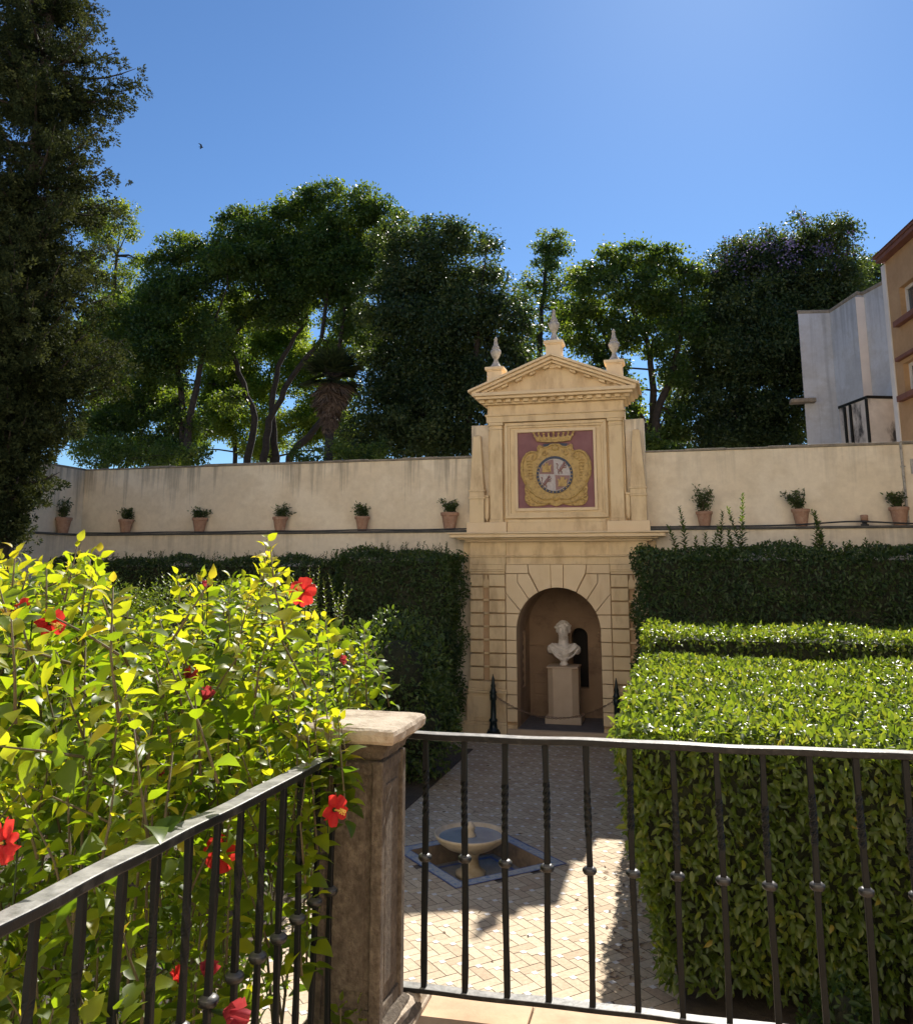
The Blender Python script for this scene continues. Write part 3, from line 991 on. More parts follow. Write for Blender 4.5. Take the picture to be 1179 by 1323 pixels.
bw.box(.081, .479, ND, ND + .3, 0, .85)
dpts = [(.28 + .199 * math.cos(R(180 * k / 12)), 2.08 + .2 * math.sin(R(180 * k / 12))) for k in range(13)]
bw.prism([(.479, 2.08), (.479, 3.5), (.081, 3.5), (.081, 2.08)] + list(reversed(dpts)), ND, ND + .3)
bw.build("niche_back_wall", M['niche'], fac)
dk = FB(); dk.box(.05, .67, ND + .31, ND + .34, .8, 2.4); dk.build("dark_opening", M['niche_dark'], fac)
for bx in ((-.955, .955, ND - .04, ND - .001, 2.52, 2.57), (-.955, .07, ND - .03, ND - .001, 1.83, 1.86), (.49, .955, ND - .03, ND - .001, 1.83, 1.86)):
    sc = FB(); sc.box(*bx); sc.build("niche_moulding", M['niche'], fac, bevel=.008)
for k in range(3):
    sc = FB(); sc.box(-.85, -.32, ND - .022, ND - .001, .42 + .27 * k, .66 + .27 * k); sc.build("niche_panel", M['niche'], fac, bevel=.008)
rf = FB()
for k in range(6):
    rf.ball((-1.07, .93 + .02 * math.sin(k * 2.1), 1.05 + .2 * k), (.10, .11 + .02 * math.sin(k * 3.3), .125), 10, 8)
rf.ball((-1.06, .93, 2.15), (.08, .085, .10), 10, 8)
rf.build("carved_relief", M['relief'], fac, smooth=True)
rr = FB()
for k in range(5): rr.ball((.80 + .05 * math.sin(k * 2), ND, 2.0 + .05 * k), (.07, .05, .06), 8, 6)
rr.build("wall_relief", M['niche'], fac, smooth=True)
st = FB(); st.box(-1.18, 1.18, -.10, ND, .0, .165)
st.build("threshold_step", M['pedestal'], fac, bevel=.01)
nf = FB(); nf.box(-.955, .955, .0, ND - .005, .166, .172); nf.build("niche_paving", M['niche_floor'], fac)

# pedestal and bust
BX, BY = X0 - .03, YF + 1.08
pdl = thing("bust_pedestal", "plain chamfered buff stone pedestal standing inside the arched niche", "pedestal", (BX, BY, .172))
g = MB()
g.box(BX - .42, BX + .42, BY - .38, BY + .38, .173, .33)
g.build("pedestal_base", M['pedestal'], pdl, bevel=.012)
g = MB(); w = .36; c_ = .14
g.vprism([(BX - w + c_, BY - w), (BX + w - c_, BY - w), (BX + w, BY - w + c_), (BX + w, BY + w - c_), (BX + w - c_, BY + w), (BX - w + c_, BY + w), (BX - w, BY + w - c_), (BX - w, BY - w + c_)], .332, 1.42)
g.build("pedestal_shaft", M['pedestal'], pdl, bevel=.008)
g = MB(); g.box(BX - .37, BX + .37, BY - .37, BY + .37, 1.422, 1.455)
g.build("pedestal_top", M['pedestal'], pdl, bevel=.008)

bu = thing("portrait_bust", "pale marble bust of a man in draped cuirass on the niche pedestal", "bust", (BX, BY, 1.456))
g = MB()
def B(x, y, z, rx, ry, rz): g.ball((BX + x, BY + y, 1.456 + z), (rx, ry, rz), 16, 12)
# socle and tapering chest
g.lathe([(.11, 0), (.115, .02), (.085, .05), (.075, .09), (.10, .14)], (BX, BY, 1.457), 18)
B(0, 0, .20, .15, .12, .12); B(0, -.01, .30, .22, .15, .14); B(0, 0, .38, .28, .15, .12)
B(-.22, .01, .40, .15, .13, .11); B(.22, .01, .40, .15, .13, .11)
B(-.32, .02, .36, .085, .10, .11); B(.32, .02, .36, .085, .10, .11)
B(-.10, -.09, .36, .13, .075, .10); B(.10, -.09, .36, .13, .075, .10)
g.tube([(BX + a, BY + b_, 1.456 + c) for a, b_, c in ((0, .01, .42), (0, .005, .52), (0, -.01, .60), (0, -.015, .68))], [.19, .125, .115, .115], 14)
# drapery folds
for k, (x0_, z0_, x1_, z1_) in enumerate(((-.34, .45, .10, .16), (-.30, .38, .05, .10), (.34, .46, -.06, .24), (.36, .38, .02, .14), (-.22, .48, .18, .32), (.2, .5, -.1, .38))):
    g.tube([(BX + x0_ + (x1_ - x0_) * t_, BY - .06 - .10 * math.sin(math.pi * min(1, t_ + .15)), 1.456 + z0_ + (z1_ - z0_) * t_ - .05 * math.sin(math.pi * t_)) for t_ in np.linspace(0, 1, 9)], .024, 8)
g.tube([(BX + .27 * math.cos(a_), BY - .03 - .10 * abs(math.sin(a_)), 1.456 + .50 - .07 * abs(math.sin(a_))) for a_ in np.linspace(R(180), R(360), 12)], .03, 8)
B(.27, -.07, .47, .055, .05, .055)
# head, larger than life
_B, HS = B, 1.2
def B(x, y, z, rx, ry, rz): _B(x * HS, y * HS, .585 + (z - .635) * HS, rx * HS, ry * HS, rz * HS)
# head
B(0, .02, .86, .125, .155, .145); B(0, -.045, .80, .108, .115, .14); B(0, -.06, .705, .078, .085, .065); B(0, -.085, .675, .045, .05, .035)
g.tube([(BX + a, BY + b_ * HS, 1.456 + .585 + (c - .635) * HS) for a, b_, c in ((0, -.155, .855), (0, -.172, .825), (0, -.195, .785), (0, -.185, .77))], [.017, .02, .029, .024], 8)
B(-.048, -.140, .868, .045, .025, .016); B(.048, -.140, .868, .045, .025, .016)
B(-.046, -.140, .838, .026, .018, .014); B(.046, -.140, .838, .026, .018, .014)
B(0, -.150, .735, .040, .022, .012); B(0, -.148, .718, .034, .022, .012)
B(-.125, .0, .82, .022, .04, .055); B(.125, .0, .82, .022, .04, .055)
for k in range(26):
    an = 2.4 * k; rr_ = .02 + .125 * (k / 26)
    B(rr_ * math.cos(an) * 1.0, .03 + rr_ * math.sin(an) * 1.15, .985 - .11 * (k / 26) ** 1.5, .045, .045, .032)
for sx in (-1, 1):
    for k in range(5): B(sx * .118, .0 + .03 * k, .90 - .02 * k, .03, .035, .04)
body = g.build("bust_figure", M['marble'], bu, smooth=True)
m = body.modifiers.new("fuse", 'REMESH'); m.mode = 'VOXEL'; m.voxel_size = .010; m.use_smooth_shade = True
m = body.modifiers.new("soften", 'SMOOTH'); m.factor = .5; m.iterations = 3

# bollards and chain
BOL = [(.17, 0), (.17, .10), (.14, .11), (.13, .15), (.10, .17), (.085, .24), (.075, .32), (.095, .34), (.095, .37), (.065, .40), (.058, .78), (.075, .80), (.078, .90), (.06, .93), (.085, .96), (.06, 1.0), (.04, 1.06), (.055, 1.10), (.035, 1.16), (.028, 1.26), (.006, 1.36)]
for x, lab in ((-1.48, "dark green iron bollard with a spike top left of the niche arch"), (1.27, "dark green iron bollard right of the niche arch, mostly behind the clipped hedge")):
    bo = thing("bollard", lab, "bollard", (X0 + x, YF - .2, .006), "iron bollards in front of the niche")
    g = MB(); g.vprism([(X0 + x + .16 * math.cos(R(45 * k + 22.5)), YF - .2 + .16 * math.sin(R(45 * k + 22.5))) for k in range(8)], .008, .11)
    g.build("bollard_foot", M['mortar'], bo, bevel=.008)
    g = MB(); g.lathe(BOL[2:], (X0 + x, YF - .2, .006), 16); g.build("bollard_post", M['iron_green'], bo, smooth=True)
ch = thing("barrier_chain", "thin brown chain sagging between the two iron bollards before the niche", "chain", (X0 - .1, YF - .2, .55))
g = MB()
pts = [(X0 - 1.42 + 2.63 * t_, YF - .2, .88 - .42 * (1 - (2 * t_ - 1) ** 2)) for t_ in np.linspace(0, 1, 60)]
for k in range(59):
    p, q_ = Vector(pts[k]), Vector(pts[k + 1])
    mid = (p + q_) / 2; d = (q_ - p); u = d.normalized(); s_ = Vector((0, 1, 0)) if k % 2 else Vector((0, 0, 1)); s_ = (s_ - u * s_.dot(u)).normalized()
    ring = [mid + u * math.cos(a_) * d.length * .68 + s_ * math.sin(a_) * .016 for a_ in np.linspace(0, 2 * math.pi, 9)]
    g.tube(ring, .0065, 4, cap=False)
g.build("chain", M['relief'], ch)

# ------------------------------------------------------------------ sunken fountain
fb = thing("fountain_basin", "sunken square basin with blue and pale tile border set diagonally in the paving", "basin", (BC[0], BC[1], 0))


def diamond(b, r0, r1, z):
    d = [(0, -1), (1, 0), (0, 1), (-1, 0)]
    for k in range(4):
        a, c = d[k], d[(k + 1) % 4]
        b.face([(BC[0] + a[0] * r1, BC[1] + a[1] * r1, z), (BC[0] + c[0] * r1, BC[1] + c[1] * r1, z),
                (BC[0] + c[0] * r0, BC[1] + c[1] * r0, z), (BC[0] + a[0] * r0, BC[1] + a[1] * r0, z)])


g = MB(); diamond(g, OUT - .035, OUT, .012); diamond(g, INN, INN + .022, .012)
g.build("blue_border", M['blue_tile'], fb)
g = MB(); diamond(g, INN + .023, OUT - .036, .012); g.build("pale_border", M['pale_tile'], fb)
BD = -.24
g = MB(); d4 = [(0, -1), (1, 0), (0, 1), (-1, 0)]
for k in range(4):
    a, c = d4[k], d4[(k + 1) % 4]
    g.face([(BC[0] + a[0] * INN, BC[1] + a[1] * INN, .0118), (BC[0] + c[0] * INN, BC[1] + c[1] * INN, .0118), (BC[0] + c[0] * INN, BC[1] + c[1] * INN, BD), (BC[0] + a[0] * INN, BC[1] + a[1] * INN, BD)])
g.build("basin_wall", M['basin_wall'], fb)
g = MB(); diamond(g, 0.001, INN, BD); g.build("basin_floor", M['basin_floor'], fb)
g = MB(); diamond(g, INN - .2, INN - .13, BD + .004); g.build("floor_line", M['blue_tile'], fb)

FX, FS = BC[0] - .10, .72
fo = thing("fountain", "round buff marble fountain bowl on a short stem, standing in the sunken basin", "fountain", (FX, BC[1], BD))
g = MB(); g.lathe([(.20, 0), (.20, .05), (.15, .07), (.115, .12), (.10, .22), (.105, .24), (.13, .28), (.15, .31)], (FX, BC[1], BD + .005), 28)
g.build("stem", M['fountain'], fo, smooth=True)
g = MB(); g.lathe([(.09, .30), (.20, .32), (.33, .37), (.43, .44), (.475, .505), (.485, .53), (.475, .54), (.455, .535), (.44, .51), (.38, .45), (.27, .40), (.001, .375)], (FX, BC[1], BD), 48, cap=False)
g.build("bowl", M['fountain'], fo, smooth=True)
g = MB(); g.lathe([(.425, .49), (.001, .49)], (FX, BC[1], BD), 40, cap=False); g.build("water", M['water'], fo)
g = MB(); g.lathe([(.07, .42), (.075, .51), (.055, .53), (.05, .57), (.065, .59), (.06, .62), (.035, .65), (.02, .67), (.001, .68)], (FX, BC[1], BD), 18)
g.build("spout", M['fountain'], fo, smooth=True)

# ------------------------------------------------------------------ potted plants on the ledge
LZ = 4.637
pot_labels = ["terracotta pot with a tall bushy plant, farthest left on the wall ledge",
              "terracotta pot with a small round plant, second from the left end of the ledge",
              "terracotta pot with a low dark plant, third from the left end of the ledge",
              "terracotta pot with a lopsided plant spilling to the right, third left of the facade",
              "terracotta pot with a flat spreading plant, second left of the facade",
              "terracotta pot with a spindly open plant, next to the facade on its left",
              "terracotta pot with a tall two-branched plant, next to the facade on its right",
              "terracotta pot with a bushy plant leaning left, middle one right of the facade",
              "terracotta pot with a wide fern-like plant, at the right end of the ledge"]
for k, (xr, ph, pw, lean) in enumerate(((-13.73, .62, .26, 0), (-11.67, .36, .20, -.03), (-9.44, .36, .26, .02), (-7.13, .38, .22, .12), (-4.89, .38, .28, 0), (-2.63, .42, .22, -.03),
                                       (3.32, .62, .26, .05), (5.36, .48, .28, -.1), (7.33, .45, .34, 0))):
    x, y = (X0 + xr, 19.87) if k else (-15.735, 19.15)
    pt = thing("potted_plant", pot_labels[k], "potted plant", (x, y, LZ), "terracotta pots along the wall ledge")
    g = MB(); sc_ = random.uniform(.88, 1.06)
    g.lathe([(a_ * sc_, b_ * sc_) for a_, b_ in ((.125, 0), (.185, .33), (.21, .335), (.215, .405), (.195, .41), (.18, .39), (.17, .34), (.001, .335))], (x, y, LZ), 20, cap=False)
    g.build("pot", M['terracotta'], pt, smooth=False)
    st_, ps, ds = MB(), [], []
    for s in range(13):
        a = random.uniform(0, 6.28); tip = Vector((math.cos(a) * pw * random.uniform(.2, 1) + lean, math.sin(a) * .16, ph * random.uniform(.55, 1.05)))
        if k == 6: tip.x = (-.12 if s % 2 else .15) + random.uniform(-.08, .08)
        base = Vector((x + random.uniform(-.06, .06), y + random.uniform(-.06, .06), LZ + .33 * sc_))
        pl = [base + Vector((tip.x * t_ ** 1.5, tip.y * t_, tip.z * t_)) for t_ in (0, .35, .7, 1)]
        st_.tube(pl, [.008, .007, .005, .003], 4)
        for q_ in range(30):
            t_ = random.uniform(.25, 1)
            p = base + Vector((tip.x * t_ ** 1.5, tip.y * t_, tip.z * t_))
            ps.append(p + Vector((random.gauss(0, .035), random.gauss(0, .03), random.gauss(0, .03)))); ds.append((random.gauss(0, 1), random.gauss(0, .8), random.gauss(.4, .6)))
    st_.build("stems", M['stem'], pt)
    n = len(ps)
    leaves("foliage", np.array(ps), np.array(ds), rdir(n) + np.array([0, -.3, .6]), rng.uniform(.05, .10, n), rng.uniform(.025, .04, n), rng.uniform(0, 1, n), M['leaf_pot'], pt, T_LEAF)

lp = thing("ledge_lamp", "small squat reddish lamp on the ledge between the two right hand pots", "lamp", (X0 + 6.63, 19.85, LZ))
g = MB(); x, y = X0 + 6.63, 19.85
g.lathe([(.085, .002), (.085, .03), (.05, .05), (.06, .09), (.105, .11)], (x, y, LZ), 14)
g.build("lamp_foot", M['hose'], lp, smooth=True)
g = MB(); g.lathe([(.075, .112), (.08, .22), (.06, .235)], (x, y, LZ), 14); g.build("lamp_body", M['terracotta'], lp, smooth=True)

# ------------------------------------------------------------------ railings and stone pillar
def wob(a, s): return s * math.sin(a * 9.7 + 1.3) + s * .6 * math.sin(a * 23.1)


def baluster(parent, x, y, z0, z1, zc, k, rad=.0138, turn=540):
    zt = z0 + (z1 - z0) * random.uniform(.70, .78)
    g = MB()
    prof, ang = [], 0
    zs = list(np.linspace(z0, zt - .09, 7)) + list(np.linspace(zt - .08, zt + .08, 22)) + list(np.linspace(zt + .09, z1, 5))
    i0 = 0
    tw = random.choice((-1, 1)); n = len(zs)
    for z in zs:
        a = R(45) + tw * max(0, min(1, (z - zt + .08) / .16)) * R(turn)
        r = rad + .0010 * math.sin(z * 31 + k)
        ox, oy = .0022 * math.sin(z * 7 + k * 2), .0022 * math.sin(z * 6 + k)
        for m in range(4):
            g.v.append((x + ox + r * math.cos(a + m * math.pi / 2), y + oy + r * math.sin(a + m * math.pi / 2), z))
    for j in range(n - 1):
        for m in range(4):
            a, b = j * 4 + m, j * 4 + (m + 1) % 4
            g.f.append((a, b, b + 4, a + 4)); g.t.append(.5)
    bo = g.build("baluster", M['iron'], parent, bevel=.002, seg=1)
    c = MB(); zc += random.uniform(-.006, .006)
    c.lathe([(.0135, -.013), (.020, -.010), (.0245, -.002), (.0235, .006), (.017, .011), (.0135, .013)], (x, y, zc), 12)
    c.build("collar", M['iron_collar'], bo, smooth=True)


def flatbar(p0, p1, w, h, seed, n=60):
    """hand-forged flat bar with slight waves; p is the centre of its top face"""
    g = MB(); p0, p1 = Vector(p0), Vector(p1); d = (p1 - p0).normalized(); s = d.cross(Vector((0, 0, 1))).normalized()
    for k in range(n + 1):
        c = p0.lerp(p1, k / n); u = k / n * (p1 - p0).length
        ww = w / 2 + wob(u + seed, .0012); zz = wob(u * .8 + seed * 2, .0016)
        for sx, sz in ((-1, 0), (1, 0), (1, -h), (-1, -h)):
            q_ = c + s * ww * sx; g.v.append((q_.x, q_.y, q_.z + sz + zz))
    for k in range(n):
        for m in range(4):
            a, b = k * 4 + m, k * 4 + (m + 1) % 4
            g.f.append((a, b, b + 4, a + 4)); g.t.append(.5)
    g.f.append((0, 1, 2, 3)); e = n * 4; g.f.append((e + 3, e + 2, e + 1, e)); g.t += [.5, .5]
    return g


rr_ = thing("iron_railing", "black iron railing across the terrace edge in front of the clipped hedge", "railing", (.8, 3.08, TZ))
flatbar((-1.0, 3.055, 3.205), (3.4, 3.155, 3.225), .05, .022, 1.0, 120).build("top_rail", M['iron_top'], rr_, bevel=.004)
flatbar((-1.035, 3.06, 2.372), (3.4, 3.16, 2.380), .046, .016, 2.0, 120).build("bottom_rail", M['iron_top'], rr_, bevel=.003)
for k in range(30):
    x = -.905 + .1435 * k
    yy = 3.055 + (x + 1.0) * .0227
    baluster(rr_, x, yy, 2.366, 3.19, 2.79, k)
rl_ = thing("iron_railing", "black iron railing running from the viewer to the stone pillar, red hibiscus behind it", "railing", (-1.12, 1.6, TZ))
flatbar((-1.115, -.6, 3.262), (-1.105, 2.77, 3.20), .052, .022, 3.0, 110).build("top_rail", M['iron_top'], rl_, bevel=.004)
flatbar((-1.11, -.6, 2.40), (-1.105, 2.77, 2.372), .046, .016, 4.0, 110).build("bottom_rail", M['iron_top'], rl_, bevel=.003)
for k in range(27):
    y = 2.69 - .121 * k
    baluster(rl_, -1.108, y, 2.372, 3.19 + .0184 * (2.77 - y), 2.79, k + 40, .0112, 270 if k % 3 else 0)

pl = thing("stone_pillar", "weathered brown stone pillar with a sunlit cap where the two railings meet", "pillar", (-1.09, 2.87, TZ))
PXC, PYC = -1.078, 2.875
g = MB()
hx, hy = .116, .122
g.frustum(PXC, PYC, hx - .012, hy - .012, 2.36, hx - .012, hy - .012, 3.165)
for sx in (-1, 1):
    for sy in (-1, 1):
        x, y = PXC + sx * (hx - .017), PYC + sy * (hy - .017)
        g.box(x - .019, x + .019, y - .019, y + .019, 2.361, 3.164)
for zz in (2.40, 3.14):
    g.box(PXC - hx + .004, PXC + hx - .004, PYC - hy + .004, PYC + hy - .004, zz - .02, zz + .02)
for dx in (.052,):
    g.box(PXC - hx + .058, PXC + hx - .058, PYC - hy + .006, PYC + hy - .006, 2.47, 3.08)
    g.box(PXC - hx + .006, PXC + hx - .006, PYC - hy + .058, PYC + hy - .058, 2.47, 3.08)
g.build("shaft", M['pillar'], pl, bevel=.005)
g = MB()
def prof_square(g, prof, n=14):
    """moulded square cap: (half-size offset, z) loops, edge slightly chipped"""
    i = len(g.v); ring = []
    for e, z in prof:
        for k in range(4 * n):
            s, t_ = divmod(k, n); u = -1 + 2 * t_ / n
            px, py = ((u, -1), (1, u), (-u, 1), (-1, -u))[s]
            w = .0018 * math.sin(k * 1.9 + z * 90) * math.sin(k * .83 + 2)
            x_, y_ = px * (hx + e + w), py * (hy + e + w)
            cr_ = .006 * max(0, (abs(px) + abs(py) - 1.82) / .18)
            g.v.append((PXC + x_ * (1 - cr_ * 4), PYC + y_ * (1 - cr_ * 4), z + .0012 * math.sin(k * 1.3)))
    m = 4 * n
    for j in range(len(prof) - 1):
        for k in range(m):
            a, b = i + j * m + k, i + j * m + (k + 1) % m
            g.f.append((a, b, b + m, a + m)); g.t.append(.5)
    g.f.append(tuple(range(i + (len(prof) - 1) * m, i + len(prof) * m))); g.t.append(.5)
    g.f.append(tuple(reversed(range(i, i + m)))); g.t.append(.5)


prof_square(g, [(-.012, 3.166), (.002, 3.176), (.006, 3.192), (.020, 3.204), (.026, 3.214), (.026, 3.222)])
g.build("cap_moulding", M['pillar'], pl, smooth=False)
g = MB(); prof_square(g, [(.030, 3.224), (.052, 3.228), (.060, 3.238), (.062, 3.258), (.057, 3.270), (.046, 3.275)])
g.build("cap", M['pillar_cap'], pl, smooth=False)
g = MB(); prof_square(g, [(.052, 2.303), (.056, 2.325), (.042, 2.342), (.026, 2.348), (.02, 2.362), (.004, 2.378), (-.008, 2.385)])
g.build("base_moulding", M['pillar'], pl, smooth=False)
kb = thing("kerb_stone", "rounded grey stone block at the foot of the pillar under the railing end", "stone block", (-.93, 3.0, TZ))
g = MB(); g.tube([(-.955, 3.14, 2.318), (-.955, 2.80, 2.318)], .042, 12); g.box(-1.0, -.905, 2.79, 3.16, 2.298, 2.318)
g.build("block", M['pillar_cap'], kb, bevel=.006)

# ------------------------------------------------------------------ hedges
def hedge(root, bottom, top, zb, zt, length, dens, mat, core, inset=.14, faces="flrt", topdens=None, tpl=T_LEAF, wob_=.05, tmean=.5):
    """bottom/top: (x0, x1, y0, y1). Dense woody core plus leaves standing on its sides and top"""
    def corner(i, j, k):
        r = (bottom, top)[k]
        return np.array([r[i], r[2 + j], (zb, zt)[k]], float)
    Q = {'f': [(0, 0), (1, 0)], 'b': [(1, 1), (0, 1)], 'l': [(0, 1), (0, 0)], 'r': [(1, 0), (1, 1)]}
    P, D, N, S = [], [], [], []
    for fch in faces:
        if fch == 't':
            c00, c10, c01, c11 = corner(0, 0, 1), corner(1, 0, 1), corner(0, 1, 1), corner(1, 1, 1)
        else:
            a, b = Q[fch]
            c00, c10, c01, c11 = corner(*a, 0), corner(*b, 0), corner(*a, 1), corner(*b, 1)
        nr = np.cross(c10 - c00, c01 - c00); area = np.linalg.norm(nr); nr = nr / area
        n = int(area * (topdens or dens if fch == 't' else dens))
        u, v = rng.uniform(0, 1, (n, 1)), rng.uniform(0, 1, (n, 1))
        if fch != 't': v = np.clip(v + rng.normal(0, .02, (n, 1)), -.04, 1.02)
        p = (c00 * (1 - u) + c10 * u) * (1 - v) + (c01 * (1 - u) + c11 * u) * v
        bumpy = wob_ * (np.sin(p[:, 0:1] * 4.1 + p[:, 1:2] * 3) + np.sin(p[:, 2:3] * 5.3 + p[:, 0:1] * 2.2 + 1) + np.sin(p[:, 1:2] * 4.7 + 2)) / 2
        depth = rng.uniform(0, 1, (n, 1)) ** 1.6 * inset
        p = p + nr * (bumpy - depth)
        rd = rng.normal(size=(n, 3))
        if fch == 't':
            d = rd * .8 + np.array([0, 0, .55]); nn = rng.normal(size=(n, 3)) * .55 + np.array([0, 0, 1])
        else:
            d = rd * .55 + nr * .5 + np.array([0, 0, -.35]); nn = rng.normal(size=(n, 3)) * .45 + nr * .8 + np.array([0, 0, .5])
        P.append(p); D.append(d); N.append(nn)
    P, D, N = np.concatenate(P), np.concatenate(D), np.concatenate(N)
    n = len(P)
    L = length * rng.uniform(.65, 1.2, n)
    clump = .5 + .5 * np.sin(P[:, 0] * 3.7 + 1.3 * np.sin(P[:, 1] * 2.9)) * np.sin(P[:, 2] * 3.1 + P[:, 1] * 2.3)
    tint = np.clip(rng.normal(tmean, .2, n) + (clump - .5) * .25, 0, .96)
    tint[rng.uniform(0, 1, n) < .004] = 1.0
    leaves("foliage", P, D, N, L, L * rng.uniform(.42, .58, n), tint, mat, root, tpl, curl=rng.uniform(0, .25, n))
    g = MB(); i_ = inset * .9 + max(0, wob_ - .06) * 1.1
    g.v = [(x, y, z) for x, y, z in ((bottom[0] + i_, bottom[2] + i_, zb + .02), (bottom[1] - i_, bottom[2] + i_, zb + .02), (bottom[1] - i_, bottom[3] - i_, zb + .02), (bottom[0] + i_, bottom[3] - i_, zb + .02),
                                     (top[0] + i_, top[2] + i_, zt - i_), (top[1] - i_, top[2] + i_, zt - i_), (top[1] - i_, top[3] - i_, zt - i_), (top[0] + i_, top[3] - i_, zt - i_))]
    g.f = [(0, 3, 2, 1), (4, 5, 6, 7), (0, 1, 5, 4), (1, 2, 6, 5), (2, 3, 7, 6), (3, 0, 4, 7)]; g.t = [.5] * 6
    g.build("inner_branches", core, root)


def shoots(root, spots, mat, leaf=.05, name="shoots", tint=(.2, .9), sdir=(0, 0, 1), spread=.25, step=.03, tpl=T_LEAF):
    """upright shoots: (x, y, z, height)"""
    st, P, D, N, L, T = MB(), [], [], [], [], []
    for (x, y, z, h) in spots:
        d = Vector(sdir) + Vector((random.gauss(0, spread), random.gauss(0, spread), 0)); d.normalize()
        b = Vector((random.gauss(0, .12), random.gauss(0, .12), 0)) * h
        pts = [Vector((x, y, z)) + d * h * t_ + b * t_ * t_ for t_ in np.linspace(0, 1, 6)]
        st.tube(pts, [.006, .005, .005, .004, .003, .002], 4)
        k = max(4, int(h / step)); ph = random.uniform(0, 6.28)
        for q_ in range(k):
            t_ = .12 + .88 * q_ / k
            p = Vector((x, y, z)) + d * h * t_ + b * t_ * t_
            a = ph + 2.4 * q_
            o = Vector((math.cos(a), math.sin(a), .35 + .8 * t_)).normalized()
            P.append(p); D.append(o); N.append(Vector((-o.x * .6 + random.gauss(0, .3), -o.y * .6 + random.gauss(0, .3), 1)))
            L.append(leaf * (1.1 - .6 * t_) * random.uniform(.75, 1.2)); T.append(min(1, max(0, random.uniform(*tint) + .2 * (t_ - .5))))
    xs = sorted(q_[0] for q_ in spots); ym, zm = sum(q_[1] for q_ in spots) / len(spots), min(q_[2] for q_ in spots)
    if len(spots) > 1: st.tube([(xs[0] + (xs[-1] - xs[0]) * t_, ym + .1 * math.sin(t_ * 20), zm - .06) for t_ in np.linspace(0, 1, 24)], .012, 5)
    st.build("stems" if name == "shoots" else name + "_stems", M['stem'], root)
    L = np.array(L)
    leaves(name, np.array(P), np.array(D), np.array(N), L, L * .5, np.array(T), mat, root, tpl)


core_dark = leaf_mat("hedge_interior", [(0, (.010, .014, .006)), (1, (.016, .022, .010))], [(0, (0, 0, 0)), (1, (.01, .01, 0))], .05, .95, .05)
core_dark2 = stone("shaded_twigs", (.014, .018, .009), (.04, .044, .020), 12, .95, 20, .9, .04)

h1 = thing("clipped_hedge", "broad box-clipped hedge with sunlit top right behind the terrace railing", "hedge", (1.5, 10.5, 0))
hedge(h1, (-.28, 4.4, 8.1, 13.4), (-.585, 4.4, 7.62, 13.9), .28, 2.40, .09, 1000, M['leaf_hedge'], core_dark2, faces="flt", topdens=1100, tmean=.54)
g = MB()
for k in range(26):
    x, y = random.uniform(-.2, 4), random.uniform(8.3, 9.2)
    g.tube([(x, y, 0), (x + random.gauss(0, .05), y + random.gauss(0, .05), .3), (x + random.gauss(0, .12), y, .62)], [.022, .018, .014], 5)
g.build("trunks", M['bark'], h1)
h2_ = thing("clipped_hedge", "low sunlit clipped hedge further back, between the broad hedge and the dark wall hedge", "hedge", (2, 15.4, 0))
hedge(h2_, (-.42, 6, 14.4, 16.4), (-.58, 6, 14.25, 16.5), .1, 2.74, .09, 520, M['leaf_hedge'], core_dark2, faces="flt", topdens=640, tmean=.5)
h3 = thing("wall_hedge", "tall dark shaded hedge against the wall right of the facade, with loose upright shoots", "hedge", (4, 18.6, 0))
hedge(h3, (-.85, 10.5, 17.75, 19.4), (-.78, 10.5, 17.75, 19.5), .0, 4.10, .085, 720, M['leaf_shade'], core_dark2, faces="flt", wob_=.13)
for cx_, zt, nn, sd in ((.5, 5.3, 3, .2), (1.3, 5.35, 2, .05), (.6, 4.6, 6, .4), (2.7, 5.0, 3, .2), (2.4, 4.45, 5, .4), (4.9, 4.7, 2, .2), (5.3, 4.4, 3, .3), (3.4, 4.35, 8, .6), (6.5, 4.5, 10, .6)):
    for k in range(nn):
        z0_ = 3.95; spot = (cx_ + random.gauss(0, sd), 18.5 + random.gauss(0, .25), z0_, max(.15, (zt - z0_) * random.uniform(.45, 1.05)))
        shoots(h3, [spot], M['leaf_shade'], .15, name="shoot", tint=(.5, 1.0), spread=.18, step=.020)
h4 = thing("wall_hedge", "tall dark shaded hedge block against the wall, just left of the facade", "hedge", (-6.2, 18.6, 0))
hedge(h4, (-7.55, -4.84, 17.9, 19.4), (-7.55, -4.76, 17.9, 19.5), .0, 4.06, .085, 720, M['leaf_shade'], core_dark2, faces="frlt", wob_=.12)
shoots(h4, [(random.uniform(-7.4, -5.0), random.uniform(18.1, 19.2), 3.95, random.uniform(.12, .42)) for k in range(60)], M['leaf_shade'], .09, tint=(.2, .8), spread=.2)
h5 = thing("wall_hedge", "long dark shaded hedge along the left wall, behind the hibiscus", "hedge", (-11.6, 18.8, 0))
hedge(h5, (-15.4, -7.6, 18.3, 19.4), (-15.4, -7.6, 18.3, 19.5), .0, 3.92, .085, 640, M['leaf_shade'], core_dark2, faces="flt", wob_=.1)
shoots(h5, [(random.uniform(-15.2, -7.7), random.uniform(18.4, 19.2), 3.82, random.uniform(.1, .38)) for k in range(120)], M['leaf_shade'], .09, tint=(.2, .8), spread=.2)


